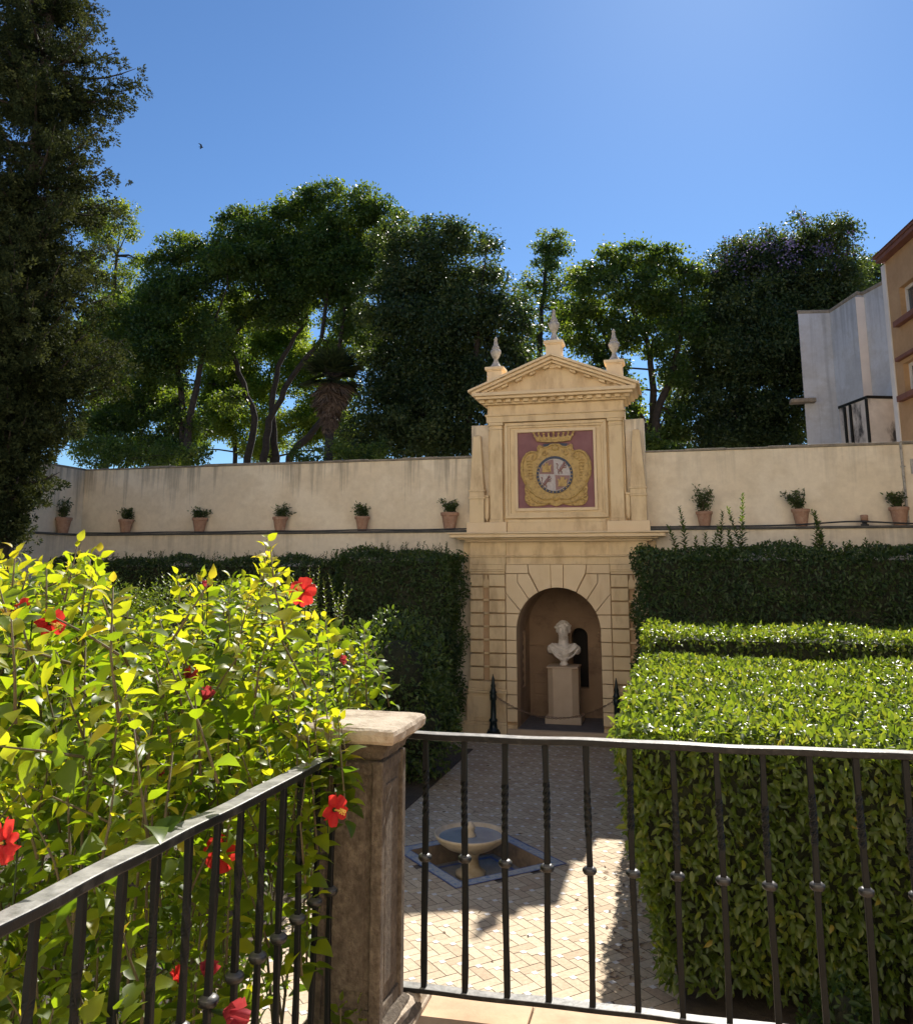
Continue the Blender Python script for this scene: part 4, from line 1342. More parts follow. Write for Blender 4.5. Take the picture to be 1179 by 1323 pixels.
def blob_bush(name, label, blobs, leaf, count, mat, spiky=0, tmean=.5, cat="bush"):
    c = blobs[0]
    root = thing(name, label, cat, (c[0], c[1], 0))
    P, NN = [], []
    tot = sum(b[3] * b[5] for b in blobs)
    core = MB()
    for (x, y, z, rx, ry, rz) in blobs:
        n = int(count * rx * rz / tot)
        d = rdir(n); r = 1 - rng.uniform(0, 1, (n, 1)) ** 1.8 * .35
        bmp = 1 + .08 * np.sin(d[:, 0:1] * 9 + x) * np.sin(d[:, 2:3] * 8 + y)
        P.append(np.array([x, y, z]) + d * r * bmp * np.array([rx, ry, rz])); NN.append(d)
        core.ball((x, y, z), (rx * .5, ry * .5, rz * .55), 14, 10)
    P, NN = np.concatenate(P), np.concatenate(NN); keep = P[:, 2] > .03; P, NN = P[keep], NN[keep]; n = len(P)
    L = leaf * rng.uniform(.6, 1.25, n)
    leaves("foliage", P, NN * .6 + rng.normal(size=(n, 3)) * .6 + np.array([0, 0, .1]), NN * .5 + rng.normal(size=(n, 3)) * .5 + np.array([0, 0, .6]), L, L * .48, np.clip(rng.normal(tmean, .22, n), 0, 1), mat, root, T_LEAF)
    core.build("inner_branches", core_dark2, root, smooth=True)
    return root


blob_bush("round_bush", "dark rounded shaded bush before the left hedge block, above the stone pillar",
          [(-5.05, 15.3, 1.75, .95, .9, 1.25), (-5.9, 15.5, 1.5, .9, .8, 1.2), (-4.6, 15.2, .9, .75, .8, .9), (-5.4, 15.2, .6, 1.1, .9, .7)], .10, 9000, M['leaf_shade'], tmean=.8)
sb = blob_bush("small_leaved_shrub", "loose sunlit small-leaved shrub with upright tips, between the hibiscus and the dark hedge",
               [(-4.6, 9.9, 2.35, .75, .7, .85), (-5.4, 10.2, 2.5, 1.0, .8, 1.0), (-6.5, 10.4, 2.6, 1.1, .8, 1.05), (-7.8, 10.4, 2.6, 1.2, .8, 1.0), (-9.2, 10.6, 2.6, 1.2, .8, 1.0), (-4.9, 10, 1.0, 1.1, .9, 1.0), (-6.8, 10.4, 1.0, 1.6, .9, 1.0)],
               .055, 42000, M['leaf_small'], tmean=.6)
sp = [(-4.5 + random.gauss(0, .22), 9.9 + random.gauss(0, .2), 3.1, random.uniform(.25, .72)) for k in range(16)]
sp += [(-3.85 + random.gauss(0, .12), 9.8, 2.6, random.uniform(.3, .75)) for k in range(7)] + [(-5.15 + random.gauss(0, .2), 10, 3.2, random.uniform(.2, .55)) for k in range(8)]
sp += [(random.uniform(-9.8, -5), 10.2 + random.gauss(0, .3), 3.3, random.uniform(.15, .45)) for k in range(60)]
shoots(sb, sp, M['leaf_small'], .06, tint=(.5, 1.0), spread=.16, step=.022)
blob_bush("low_plant", "small grey-green feathery plant at the foot of the clipped hedge, lower right",
          [(1.06, 7.5, .46, .2, .18, .27), (.88, 7.5, .36, .16, .14, .2), (1.25, 7.5, .3, .2, .15, .22)], .07, 900, M['leaf_small'], tmean=.25, cat="plant")

# ------------------------------------------------------------------ surveying helper: a sight line met at a given distance Y
_p, _y = R(10.1), R(14.5)
_F = np.array([-math.sin(_y) * math.cos(_p), math.cos(_y) * math.cos(_p), math.sin(_p)])
_R = np.array([math.cos(_y), math.sin(_y), 0]); _U = np.cross(_R, _F)
_C = np.array([0, 0, 3.8])


def at(x, y, Y):
    d = _F + _R * (x - 589.5) / 1085 - _U * (y - 537) / 1085
    return _C + d * Y / d[1]


def seen(P):
    d = P - _C; k = d @ _F
    return 589.5 + 1085 * (d @ _R) / k, 537 - 1085 * (d @ _U) / k


# ------------------------------------------------------------------ hibiscus
hib = thing("hibiscus_bush", "big sunlit hibiscus bush with yellow-green leaves and red flowers behind the left railing", "bush", (-1.9, 2.6, 0))
top_x = [-300, 0, 40, 70, 100, 125, 150, 185, 215, 240, 262, 285, 320, 338, 352, 372, 400, 430, 455, 475, 490]
top_y = [700, 715, 712, 735, 705, 715, 745, 790, 760, 742, 745, 752, 735, 700, 700, 735, 775, 812, 815, 812, 850]
low_right = lambda y: 478 - max(0, y - 870) * .30 if y < 1000 else 408 - max(0, y - 1000) * .10
tips = []
tries = 0
while len(tips) < 1150 and tries < 400000:
    tries += 1
    Y = random.uniform(1.3, 4.3); X = random.uniform(-3.6, -1.2); Z = random.uniform(.9, 4.0)
    px, py = seen(np.array([X, Y, Z]))
    if px < -160 or py > 1480 or math.hypot(X, Y) < 1.95: continue
    if py < np.interp(px, top_x, top_y) + 6 or px > low_right(py): continue
    if py > 1040 and random.random() < .5: continue
    if px > 330 and py > 1010 and random.random() < .72: continue
    tips.append((X, Y, Z))
# tallest leaders that break the outline
for px, py, Y in ((345, 697, 2.9), (338, 730, 2.95), (100, 705, 2.2), (128, 718, 2.3), (60, 735, 2.0), (262, 745, 3.1), (230, 745, 2.9), (470, 812, 3.25), (455, 850, 3.2), (440, 905, 3.1), (435, 940, 3.05),
                  (165, 770, 2.7), (300, 748, 3.0), (20, 712, 1.9), (420, 800, 3.2), (395, 1095, 3.1), (402, 1120, 3.0), (420, 905, 2.62), (436, 918, 2.6), (405, 925, 2.58), (392, 905, 2.6), (425, 940, 2.58), (398, 950, 2.5), (410, 890, 2.65), (384, 935, 2.5), (440, 935, 2.62), (396, 985, 2.45), (385, 1110, 2.5), (404, 1115, 2.55)):
    tips.append(tuple(at(px, py, Y)))
# sprigs that grow through the foot of the railing
low = [(462, 1303, 2.74), (440, 1300, 2.72), (120, 1278, 1.62), (70, 1300, 1.5), (30, 1305, 1.4), (100, 1312, 1.5), (150, 1310, 1.6)]
for px, py, Y in low: tips.append(tuple(at(px, py, Y)))
stems, P, D, N, L, Wd, T = MB(), [], [], [], [], [], []
for k, (X, Y, Z) in enumerate(tips):
    tip = Vector((X, Y, Z)); leader = k >= 1150
    h = random.uniform(.16, .34) * (1.15 if leader else 1)
    if k >= len(tips) - len(low): h = .16
    d = Vector((random.gauss(0, .28), random.gauss(-.05, .28), 1)).normalized()
    if leader: d = Vector((random.gauss(0, .1), random.gauss(0, .1), 1)).normalized()
    if random.random() < .22 and not leader and X < -1.45: d = Vector((random.gauss(0, .8), random.gauss(-.2, .7), .45)).normalized()
    b = tip - d * h
    stems.tube([b, b.lerp(tip, .5) + Vector((random.gauss(0, .006), random.gauss(0, .006), 0)), tip], [.0042, .003, .0018], 5)
    n = int(h / .017) + 3
    ph = random.uniform(0, 6.28); up = d
    side = up.orthogonal().normalized(); side2 = up.cross(side)
    fresh = random.random()
    for q_ in range(n):
        t_ = q_ / (n - 1)
        a = ph + q_ * 2.4
        rad = side * math.cos(a) + side2 * math.sin(a)
        open_ = R(82 - 55 * t_ ** 2.2 + random.gauss(0, 12))
        ld = up * math.cos(open_) + rad * math.sin(open_) + Vector((0, 0, -.15 * (1 - t_)))
        p = b + d * h * t_ + ld * .012
        P.append(p); D.append(ld); N.append(up * 1.0 - rad * .15 + Vector((random.gauss(0, .3), random.gauss(0, .3), random.gauss(0, .2))))
        l = (.080 - .042 * t_ ** 1.5) * random.uniform(.65, 1.15); L.append(l); Wd.append(l * random.uniform(.60, .86))
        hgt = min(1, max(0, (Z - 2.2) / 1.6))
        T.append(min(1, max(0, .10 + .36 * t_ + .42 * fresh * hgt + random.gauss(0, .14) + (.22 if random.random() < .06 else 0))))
P, D, N = np.array(P), np.array(D), np.array(N)
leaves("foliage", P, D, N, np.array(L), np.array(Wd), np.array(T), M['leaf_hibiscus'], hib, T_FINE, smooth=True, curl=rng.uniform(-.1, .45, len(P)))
# woody stems from the soil to the shoots
for k in range(46):
    X, Y, Z = tips[(k * 13) % 1150]
    r0 = Vector((min(-1.35, X * .8 - .45 + random.gauss(0, .15)), Y * .8 + .55 + random.gauss(0, .2), .05)); r1 = Vector((X, Y, Z - .2))
    m1 = r0.lerp(r1, .45) + Vector((random.gauss(0, .1), random.gauss(0, .1), .15)); m2 = r0.lerp(r1, .75) + Vector((random.gauss(0, .06), random.gauss(0, .06), .1))
    pts = [r0, r0.lerp(m1, .5) + Vector((random.gauss(0, .03), random.gauss(0, .03), 0)), m1, m2, r1]
    stems.tube(pts, [.012, .010, .008, .005, .003], 5)
stems.build("stems", M['stem'], hib, smooth=True)


def flower(px, py, Y, face, size, open_=1.0, mat='petal', label=None):
    c = Vector(at(px, py, Y)); ax = Vector(face).normalized()
    s = ax.orthogonal().normalized(); t = ax.cross(s)
    V, F, TT = [], [], []
    na, nb = 7, 6
    for k in range(5):
        a0_ = 2 * math.pi * k / 5 + random.uniform(-.12, .12)
        dr = s * math.cos(a0_) + t * math.sin(a0_); tg = ax.cross(dr)
        base = len(V); ln = size * random.uniform(.9, 1.08); ruf = random.uniform(0, 6)
        for i in range(na):
            u = i / (na - 1)
            bend = R(18 + (62 * open_) * min(1, u * 1.5) + (22 * open_) * max(0, u - .6))
            p = c + dr * ln * u * math.sin(bend) + ax * ln * u * math.cos(bend) * (.8 if open_ > .5 else 1.1)
            w = ln * (.12 + .86 * math.sin(min(1, u * 1.08) * math.pi * .58)) * (.35 + .65 * open_) * (1 if u < .92 else .86)
            for j in range(nb):
                v = -1 + 2 * j / (nb - 1)
                r_ = .13 * ln * u * math.sin(v * 4.5 + ruf) + .08 * ln * u * u * math.sin(v * 8 + ruf * 2)
                V.append(p + tg * v * w * .5 + (ax * math.sin(bend) - dr * math.cos(bend)) * (r_ + .02 * k * ln * u) - dr * ln * .05 * v * v * u)
        for i in range(na - 1):
            for j in range(nb - 1):
                a = base + i * nb + j
                F.append((a, a + 1, a + nb + 1, a + nb)); TT.append(.25 + .6 * (i / na) + random.uniform(-.1, .1))
    fl = npmesh("flower", np.array([tuple(v) for v in V]), np.array(F), M[mat], hib, np.clip(np.array(TT), 0, 1), True)
    if label: fl["label"] = label
    if open_ > .4:
        g = MB(); e = c + ax * size * 1.25
        mid = c + ax * size * .7 + s * size * .04
        g.tube([c, mid, e], [.0028, .0022, .0016], 6)
        for k in range(22):
            q_ = mid.lerp(e, k / 22) + (s * math.cos(k * 2.4) + t * math.sin(k * 2.4)) * .006
            g.ball(q_, .0022, 5, 4)
        g.build("stamen_column", M['pollen'], fl)
    g = MB(); g.tube([c - ax * size * .55, c - ax * size * .25, c + ax * size * .12, c + ax * size * .22], [.003, size * .08, size * .13, size * .11], 8)
    g.tube([c - ax * size * .5 + Vector((0, 0, -.12)), c - ax * size * .5 + Vector((0, 0, -.03)), c - ax * size * .5], [.002, .002, .0025], 5)
    g.build("calyx", M['leaf_small'], fl)


flower(392, 764, 3.02, (.15, -1, .25), .056, 1, 'petal', "large open red flower at the top right")
flower(30, 795, 1.85, (-.9, -.3, .25), .048, .8, 'petal', "red flower in profile at the far left")
flower(62, 804, 1.86, (.95, -.3, -.2), .046, .7)
flower(430, 1046, 2.48, (.8, -.55, .05), .050, .75, 'petal', "deep red flower against the stone pillar")
flower(287, 1102, 2.35, (.15, -1, .15), .050, .9, 'petal', "red flower just behind the railing bars")
flower(10, 1088, 1.5, (-.3, -.9, .1), .044, .9, 'petal', "deep red flower at the left edge")
flower(236, 872, 2.3, (.9, -.35, .05), .044, .22, 'petal_wilted')
flower(262, 908, 2.2, (.45, -.2, .9), .046, .12, 'petal_wilted')
flower(86, 892, 2.1, (.8, -.4, .2), .032, .1, 'petal_wilted')
flower(437, 853, 3.0, (.9, -.4, .1), .034, .2, 'petal_wilted')
flower(232, 1272, 1.95, (.1, -.4, .9), .040, .12, 'petal')
flower(268, 1268, 2.0, (.2, -.3, .95), .044, .15, 'petal_wilted')
flower(285, 1308, 1.98, (1, -.25, .12), .062, .2, 'petal_wilted', "closed pinkish flower low behind the railing")
flower(205, 1000, 2.3, (.5, -.6, .3), .030, .12, 'petal_wilted')
flower(268, 765, 2.85, (.1, -.3, .95), .040, .14, 'petal_wilted')

# ------------------------------------------------------------------ trees beyond the wall
def tree(name, label, Y, trunks, blobs, mat, leaf=.17, dens=330, group=None, base_r=.22, depth=1.0, bloom=None, tmean=.5, squash=.75, cat="tree", sub=1.0, thin=1.0):
    c0 = at(trunks[0][0][0], trunks[0][0][1], Y)
    root = thing(name, label, cat, (c0[0], Y, -.3), group)
    tk = MB(); ends = []; tops = []
    for tr in trunks:
        pts = [at(x, y, Y) for x, y in tr]
        off = random.uniform(-.5, .5)
        pts = [np.array([pts[0][0] + (c0[0] - pts[0][0]) * .35, Y, -.3])] + [p + np.array([0, off, 0]) for p in pts]
        rs = [base_r * (1 - .62 * k / (len(pts) - 1)) for k in range(len(pts))]
        # smooth
        V = [Vector(p) for p in pts]; fine, fr_ = [], []
        for k in range(len(V) - 1):
            for q_ in range(4):
                fine.append(V[k].lerp(V[k + 1], q_ / 4) + Vector((random.gauss(0, .04), random.gauss(0, .04), 0))); fr_.append(rs[k] + (rs[k + 1] - rs[k]) * q_ / 4)
        fine.append(V[-1]); fr_.append(rs[-1]); tops.append((V[-1], rs[-1]))
        tk.tube(fine, fr_, 8); ends += [(fine[j], fr_[j]) for j in range(len(fine) // 2, len(fine))]
    P, NN, T = [], [], []; sub_all = []; cen = []
    for (px, py, r, *rest) in blobs:
        rw = r * Y / 1090; rz = (rest[0] if rest else r) * Y / 1090
        c = at(px, py, Y); c[1] += random.uniform(-.6, .6) * rw * depth
        cen.append((tuple(c), rw, rz))
        e, er = min(ends, key=lambda q_: (q_[0] - Vector(c)).length + (3 if q_[0].z > c[2] + .5 else 0))
        m1 = e.lerp(Vector(c), .5) + Vector((random.gauss(0, .15) * rw, random.gauss(0, .15) * rw, .12 * rw))
        tk.tube([e, m1, Vector(c)], [er * .55, er * .4, er * .25], 6)
        ns = max(10, int(16 * rw * rz * sub) + 6)
        for s in range(ns):
            d = rdir(1)[0]; rr = random.random() ** .42 * random.uniform(.85, 1.22)
            sc = np.array(c) + d * rr * np.array([rw, rw * depth, rz])
            sub_all.append((sc, max(.36, rw * random.uniform(.26, .46))))
            if s % 2 == 0:
                mm = Vector(c).lerp(Vector(sc), .5) + Vector((random.gauss(0, .1), random.gauss(0, .1), .1)) * rw
                tk.tube([Vector(c), mm, Vector(sc)], [er * .22, er * .14, .012], 4)
    for tip, tr_ in tops:
        c = min((Vector(q_[0]) for q_ in cen), key=lambda q_: (q_ - tip).length)
        tk.tube([tip, tip.lerp(c, .5) + Vector((random.gauss(0, .1), 0, .15)), c], [tr_, tr_ * .7, tr_ * .35], 6)
    for sc, sr in sub_all:
        n = int(dens * sr * sr * 1.7 * thin) + 8
        d = rdir(n); q_ = d * (rng.uniform(0, 1, (n, 1)) ** .6) * np.array([sr * random.uniform(.8, 1.4), sr, sr * squash * random.uniform(.6, 1.1)])
        q_[:, 2] -= .25 * (q_[:, 0] ** 2 + q_[:, 1] ** 2) / sr
        P.append(sc + q_); NN.append(d); T.append(np.clip(rng.normal(tmean + random.gauss(0, .22), .15, n), 0, 1))
    for (c, rw, rz) in cen:
        n = int(dens * rw * rz * 1.2 * thin)
        d = rdir(n); q_ = d * (rng.uniform(0, 1, (n, 1)) ** .38) * np.array([rw, rw * depth, rz]) * 1.04
        P.append(np.array(c) + q_ + rng.normal(size=(n, 3)) * .12); NN.append(d); T.append(np.clip(rng.normal(tmean + .1, .25, n), 0, 1))
    P, NN, T = np.concatenate(P), np.concatenate(NN), np.concatenate(T); n = len(P)
    L = leaf * rng.uniform(.6, 1.35, n)
    leaves("crown", P, NN * .4 + rng.normal(size=(n, 3)) * .7 + np.array([0, 0, -.2]), rng.normal(size=(n, 3)) * .6 + np.array([0, 0, .8]) + NN * .3, L, L * rng.uniform(.45, .7, n), T, mat, root, T_QUAD)
    tk.build("trunk", M['bark'], root, smooth=True)
    if bloom:
        bp = []
        for (px, py, r, n_) in bloom:
            c = at(px, py, Y - 1.5)
            for k in range(n_):
                q_ = c + rng.normal(size=3) * np.array([r, r, r * .45]) * Y / 1090 * .8
                bp.append(q_ + rng.normal(size=(14, 3)) * .13)
        bp = np.concatenate(bp); n = len(bp)
        leaves("bloom", bp, rng.normal(size=(n, 3)), rng.normal(size=(n, 3)), np.full(n, .10), np.full(n, .07), rng.uniform(0, 1, n), M['bloom'], root, T_QUAD)
    return root


TG = "trees beyond the garden wall"
tree("broadleaf_tree", "wispy light green tree showing beside the dark conifer, far left", 41, [[(135, 595), (140, 450), (150, 330)]],
     [(158, 270, 22), (172, 300, 18), (140, 300, 34), (178, 335, 12), (120, 350, 40), (150, 370, 36), (110, 270, 36), (150, 420, 45), (100, 430, 50)], M['leaf_tree'], .15, 200, TG, tmean=.75, sub=.8)
tree("broadleaf_tree", "spreading tree with flat layered crown at the left, second from the conifer", 35, [[(240, 592), (236, 520), (225, 440), (215, 390)], [(248, 560), (262, 480), (285, 410)]],
     [(235, 318, 42, 26), (203, 340, 30, 22), (270, 316, 40, 24), (300, 345, 40, 28), (190, 395, 50, 36), (245, 385, 62, 42), (160, 440, 52), (215, 455, 58), (280, 440, 38), (175, 520, 55), (225, 545, 45), (130, 555, 50, 40), (190, 580, 55, 26)], M['leaf_tree'], .16, 320, TG, tmean=.4)
tree("broadleaf_tree", "tall spreading multi-stemmed tree, its crown the highest, left of the facade", 37,
     [[(318, 592), (328, 540), (306, 480), (296, 440), (330, 380)], [(345, 592), (352, 545), (378, 490), (420, 440), (430, 350)], [(352, 590), (345, 520), (362, 455), (395, 410)], [(380, 592), (425, 540), (440, 470), (450, 400)]],
     [(318, 296, 36, 26), (352, 282, 34, 24), (388, 268, 40, 26), (428, 258, 38, 22), (470, 272, 42, 28), (505, 290, 38, 28), (350, 335, 52, 36), (410, 325, 62, 44), (470, 345, 55, 42), (310, 350, 36, 28), (395, 385, 40, 26), (445, 405, 40), (365, 395, 30, 18), (330, 400, 30, 20), (470, 440, 36), (425, 450, 25, 18), (300, 400, 34), (290, 450, 32), (440, 500, 26), (300, 520, 26, 20), (350, 378, 42, 28), (425, 368, 44, 28), (385, 350, 52, 30), (370, 410, 34, 22), (375, 302, 44, 26), (335, 312, 36, 24), (440, 300, 46, 28)],
     M['leaf_tree'], .16, 320, TG, tmean=.42)
tree("broadleaf_tree", "massive dense dark tree clothed to the ground, directly left of the facade", 33, [[(560, 592), (558, 480), (560, 380)], [(600, 592), (615, 470), (620, 380)]],
     [(520, 318, 38), (560, 308, 40, 30), (598, 306, 34, 28), (632, 316, 20), (545, 350, 55), (605, 355, 50), (645, 385, 34), (505, 395, 55), (565, 420, 70), (630, 435, 55), (668, 410, 32), (495, 470, 55), (550, 500, 70), (615, 510, 55), (490, 545, 52), (550, 565, 60, 40), (610, 570, 50, 34), (665, 480, 36), (470, 580, 36, 24), (655, 560, 40)],
     M['leaf_dense'], .14, 330, TG, tmean=.45, squash=.9)
tree("broadleaf_tree", "slender tree with one narrow tuft of crown above the facade's middle urn", 43, [[(700, 592), (697, 480), (700, 400), (710, 320)], [(704, 592), (712, 500), (735, 420)]],
     [(712, 308, 22, 14), (700, 325, 14), (722, 330, 16), (706, 352, 24), (690, 380, 28), (735, 365, 28), (720, 400, 30), (680, 430, 30), (745, 420, 32), (705, 560, 34, 26), (740, 545, 30)], M['leaf_tree'], .15, 260, TG, tmean=.5, sub=.8)
tree("broadleaf_tree", "rounded open-limbed tree behind the facade's right urn", 36, [[(838, 592), (846, 520), (838, 450), (815, 390)], [(846, 540), (870, 480), (880, 420)], [(835, 560), (800, 480), (775, 420)]],
     [(822, 332, 30, 22), (790, 340, 32, 24), (858, 335, 34, 24), (760, 362, 30, 24), (885, 350, 24), (812, 375, 45, 30), (860, 385, 42, 30), (765, 400, 38, 28), (740, 430, 28), (800, 430, 42, 28), (850, 440, 34, 24), (890, 420, 28), (775, 470, 34), (800, 510, 34), (870, 480, 24), (760, 530, 34), (820, 550, 30), (850, 565, 28, 22), (815, 578, 34, 18), (870, 540, 22)], M['leaf_tree'], .16, 300, TG, tmean=.42)
tree("broadleaf_tree", "broad dense tree with mauve blossom on top, right of the facade beside the white building", 38, [[(960, 590), (962, 500), (965, 400)], [(1010, 590), (1012, 480), (1015, 380)]],
     [(955, 335, 34, 26), (995, 318, 36, 24), (1040, 312, 40, 24), (1075, 320, 36, 26), (1100, 345, 28), (920, 365, 40), (980, 370, 58), (1045, 370, 55), (1085, 395, 40), (905, 420, 42), (960, 440, 60), (1020, 450, 55), (895, 490, 42), (950, 520, 58), (1005, 530, 50), (890, 555, 40, 34), (940, 575, 50, 32), (1000, 580, 45, 26), (1050, 470, 45)],
     M['leaf_dense'], .14, 330, TG, tmean=.5, bloom=[(975, 328, 34, 20), (1020, 322, 40, 26), (1060, 334, 30, 14), (935, 345, 20, 8), (1000, 352, 40, 14)], squash=.85)
tree("broadleaf_tree", "small dark treetop between the mauve-flowered tree and the orange house", 48, [[(1118, 560), (1120, 420), (1118, 370)]], [(1112, 350, 22), (1130, 345, 18), (1122, 372, 26), (1135, 390, 22)], M['leaf_dense'], .16, 330, TG)
# lighter trees a good way behind, seen through the gaps
tree("sunlit_tree", "bright yellow-green tree glowing through the gaps left of the palm", 56, [[(305, 590), (300, 500), (310, 430)], [(350, 590), (345, 480)]],
     [(285, 480, 46), (325, 450, 40), (360, 430, 42), (255, 420, 40), (200, 410, 44), (150, 430, 44), (420, 470, 34), (455, 420, 34), (300, 540, 40, 30), (255, 555, 34, 28), (395, 545, 36, 30), (445, 550, 34, 28), (380, 385, 34), (340, 500, 34), (200, 500, 40), (150, 530, 40), (410, 510, 28), (330, 575, 40, 20), (300, 400, 34), (420, 540, 34), (385, 480, 34), (355, 545, 34), (270, 520, 34), (440, 580, 34, 18), (225, 580, 40, 20), (130, 480, 44)],
     M['leaf_bright'], .19, 170, TG, tmean=.55, sub=.9)
tree("sunlit_tree", "bright yellow-green tree glimpsed between the trunks right of the facade", 54, [[(860, 590), (865, 480), (880, 420)]],
     [(870, 430, 34), (905, 400, 26), (845, 400, 30), (960, 470, 34), (880, 500, 26), (700, 470, 26), (725, 500, 26), (940, 410, 28), (850, 570, 26, 16), (985, 440, 26)], M['leaf_bright'], .17, 150, TG, tmean=.5, sub=.8)
for lab, Y, bl in (("low dark bush behind the wall under the layered tree", 27, [(125, 575, 36, 30), (165, 585, 36, 26), (205, 590, 36, 24), (245, 585, 26, 20)]),
                   ("low bush behind the wall below the palm", 27.5, [(400, 588, 22, 14), (440, 585, 26, 18), (475, 585, 26, 20)]),
                   ("pale green bush rising over the wall just right of the facade", 26, [(850, 580, 16, 10), (872, 582, 16, 9), (838, 572, 10, 10)])):
    tree("background_bush", lab, Y, [[(bl[0][0], 600), (bl[0][0], 585)]], bl, M['leaf_tree'], .11, 420, "bushes behind the wall", base_r=.05, cat="bush", tmean=.45)

# palm with a skirt of dead fronds
pY = 29.0
pc_ = at(428, 490, pY)
pm = thing("palm_tree", "fan palm with a hanging skirt of dry fronds, left of the dense dark tree", "palm tree", (pc_[0], pY, -.3))
g = MB(); g.tube([(pc_[0] - .12, pY, -.3), (pc_[0] - .06, pY, 5), (pc_[0], pY, pc_[2])], [.2, .17, .16], 10); g.build("trunk", M['bark'], pm, smooth=True)


def fan(P, D, N, L, T, c, d, ln, n, droop, tint):
    d = Vector(d).normalized(); s = d.cross(Vector((0, 0, 1)))
    s = s.normalized() if s.length > .01 else Vector((1, 0, 0)); u = s.cross(d)
    hub = Vector(c) + d * ln * .45
    for k in range(n):
        a = R(-75 + 150 * k / (n - 1)); ld = d * math.cos(a) + s * math.sin(a) + Vector((0, 0, -droop * abs(math.sin(a))))
        P.append(hub); D.append(ld); N.append(u + Vector((random.gauss(0, .2), random.gauss(0, .2), 0))); L.append(ln * .6 * random.uniform(.8, 1.1)); T.append(random.uniform(*tint))


for nm, cnt, mt in (("fronds", 46, 'leaf_palm'), ("dead_skirt", 170, 'leaf_dead')):
    P, D, N, L, T = [], [], [], [], []; g = MB()
    for k in range(cnt):
        a = random.uniform(0, 6.28)
        if nm == "fronds":
            el_ = random.uniform(-.45, 1.2); ln = 1.35; c = Vector((pc_[0], pY, pc_[2] - .05 + .2 * random.random())); dr = .25
        else:
            hz = random.uniform(0, 1); c = Vector((pc_[0] - .04 * hz, pY, pc_[2] + .15 - 2.05 * hz)); el_ = random.uniform(-1.3, -.55) - .25 * hz; ln = 1.2 * (1 - .68 * hz); dr = .1
        d = Vector((math.cos(a) * math.cos(el_), math.sin(a) * math.cos(el_), math.sin(el_)))
        fan(P, D, N, L, T, c, d, ln, 11, dr, (0, 1)); g.tube([c, c + d * ln * .45], [.02, .012], 4)
    L = np.array(L)
    leaves(nm, np.array(P), np.array(D), np.array(N), L, L * .13, np.array(T), M[mt], pm, T_QUAD)
    g.build("frond_stalks" if nm == "fronds" else "dead_stalks", M['bark'], pm)

# ------------------------------------------------------------------ big conifer inside the garden, left
cY = 14.2
tx = at(8, 600, cY)[0]
con = thing("conifer_tree", "huge dark conifer with drooping sprays filling the left edge, in front of the wall", "conifer", (tx, cY, 0))
tk = MB(); tk.tube([(tx, cY, -.1), (tx + .05, cY, 5), (tx - .05, cY, 10), (tx + .05, cY, 16), (tx, cY, 22)], [.34, .24, .15, .09, .04], 10)
edge_y = [-260, 0, 60, 110, 165, 225, 262, 300, 350, 400, 445, 480, 520, 560, 600, 640, 680, 720]
edge_x = [80, 132, 122, 156, 118, 166, 134, 118, 134, 146, 160, 160, 124, 112, 122, 66, 26, 20]
P, D, N, L, T = [], [], [], [], []
for k in range(560):
    z = random.uniform(4.5, 21.5) if k % 4 else random.uniform(4.5, 9.5)
    a = random.uniform(0, 2 * math.pi)
    py = 730 - (z - 3.8) / math.hypot(cY, tx) * 1100
    reach = (np.interp(py, edge_y, edge_x) - 24) / 1100 * 17.6
    reach = max(.4, reach) * (random.uniform(.82, 1.06) if random.random() < .30 else random.uniform(.18, .75))
    if z > 18: reach *= max(.1, (22 - z) / 4)
    c = Vector((tx, cY, z - reach * .12)); o = Vector((math.cos(a), math.sin(a), 0))
    rise = random.uniform(-.12, .30)
    pts = [c + o * reach * t_ + Vector((0, 0, reach * (rise * t_ - .12 * math.sin(t_ * 3.1) + .16 * t_ * t_))) for t_ in np.linspace(0, 1, 7)]
    tk.tube(pts, [.055, .045, .038, .03, .022, .015, .006], 5)
    sd = o.cross(Vector((0, 0, 1)))
    nc = int(7 + reach * 5.5)
    for q_ in range(nc):
        t_ = .22 + .80 * (q_ / nc) ** .8
        i = min(5, int(t_ * 6)); base = pts[i].lerp(pts[i + 1], min(1.05, t_ * 6 - i))
        lat = random.gauss(0, 1) * .22 * (1.15 - .55 * t_); hang = -abs(random.gauss(0, .17))
        cc = base + sd * lat + Vector((0, 0, hang + random.gauss(.03, .06)))
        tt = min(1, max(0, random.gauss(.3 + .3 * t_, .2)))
        cdir = (o * .8 + sd * lat * 2.0 + Vector((0, 0, random.uniform(-.35, .35)))).normalized()
        for kn in range(3):
            hub = cc + cdir * (.17 * kn - .12) + Vector((random.gauss(0, .05), random.gauss(0, .05), random.gauss(-.02 * kn, .035)))
            kr = random.uniform(.055, .095)
            for m in range(26):
                o_ = Vector((random.gauss(0, 1), random.gauss(0, 1), random.gauss(0, 1))).normalized()
                P.append(hub + o_ * kr * random.uniform(.2, 1)); D.append(o_ + cdir * .7); N.append((random.gauss(0, 1), random.gauss(0, 1), random.gauss(.4, 1)))
                L.append(random.uniform(.045, .085)); T.append(min(1, max(0, tt + random.gauss(0, .10))))
L = np.array(L)
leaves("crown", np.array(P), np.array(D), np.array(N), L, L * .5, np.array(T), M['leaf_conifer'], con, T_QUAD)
tk.build("trunk", M['bark'], con, smooth=True)

# ------------------------------------------------------------------ buildings on the right
def vert(px, py, dist):
    """point on a sight line at a given slant distance along the ground"""
    d = _F + _R * (px - 589.5) / 1085 - _U * (py - 537) / 1085
    k = dist / math.hypot(d[0], d[1])
    return _C + d * k


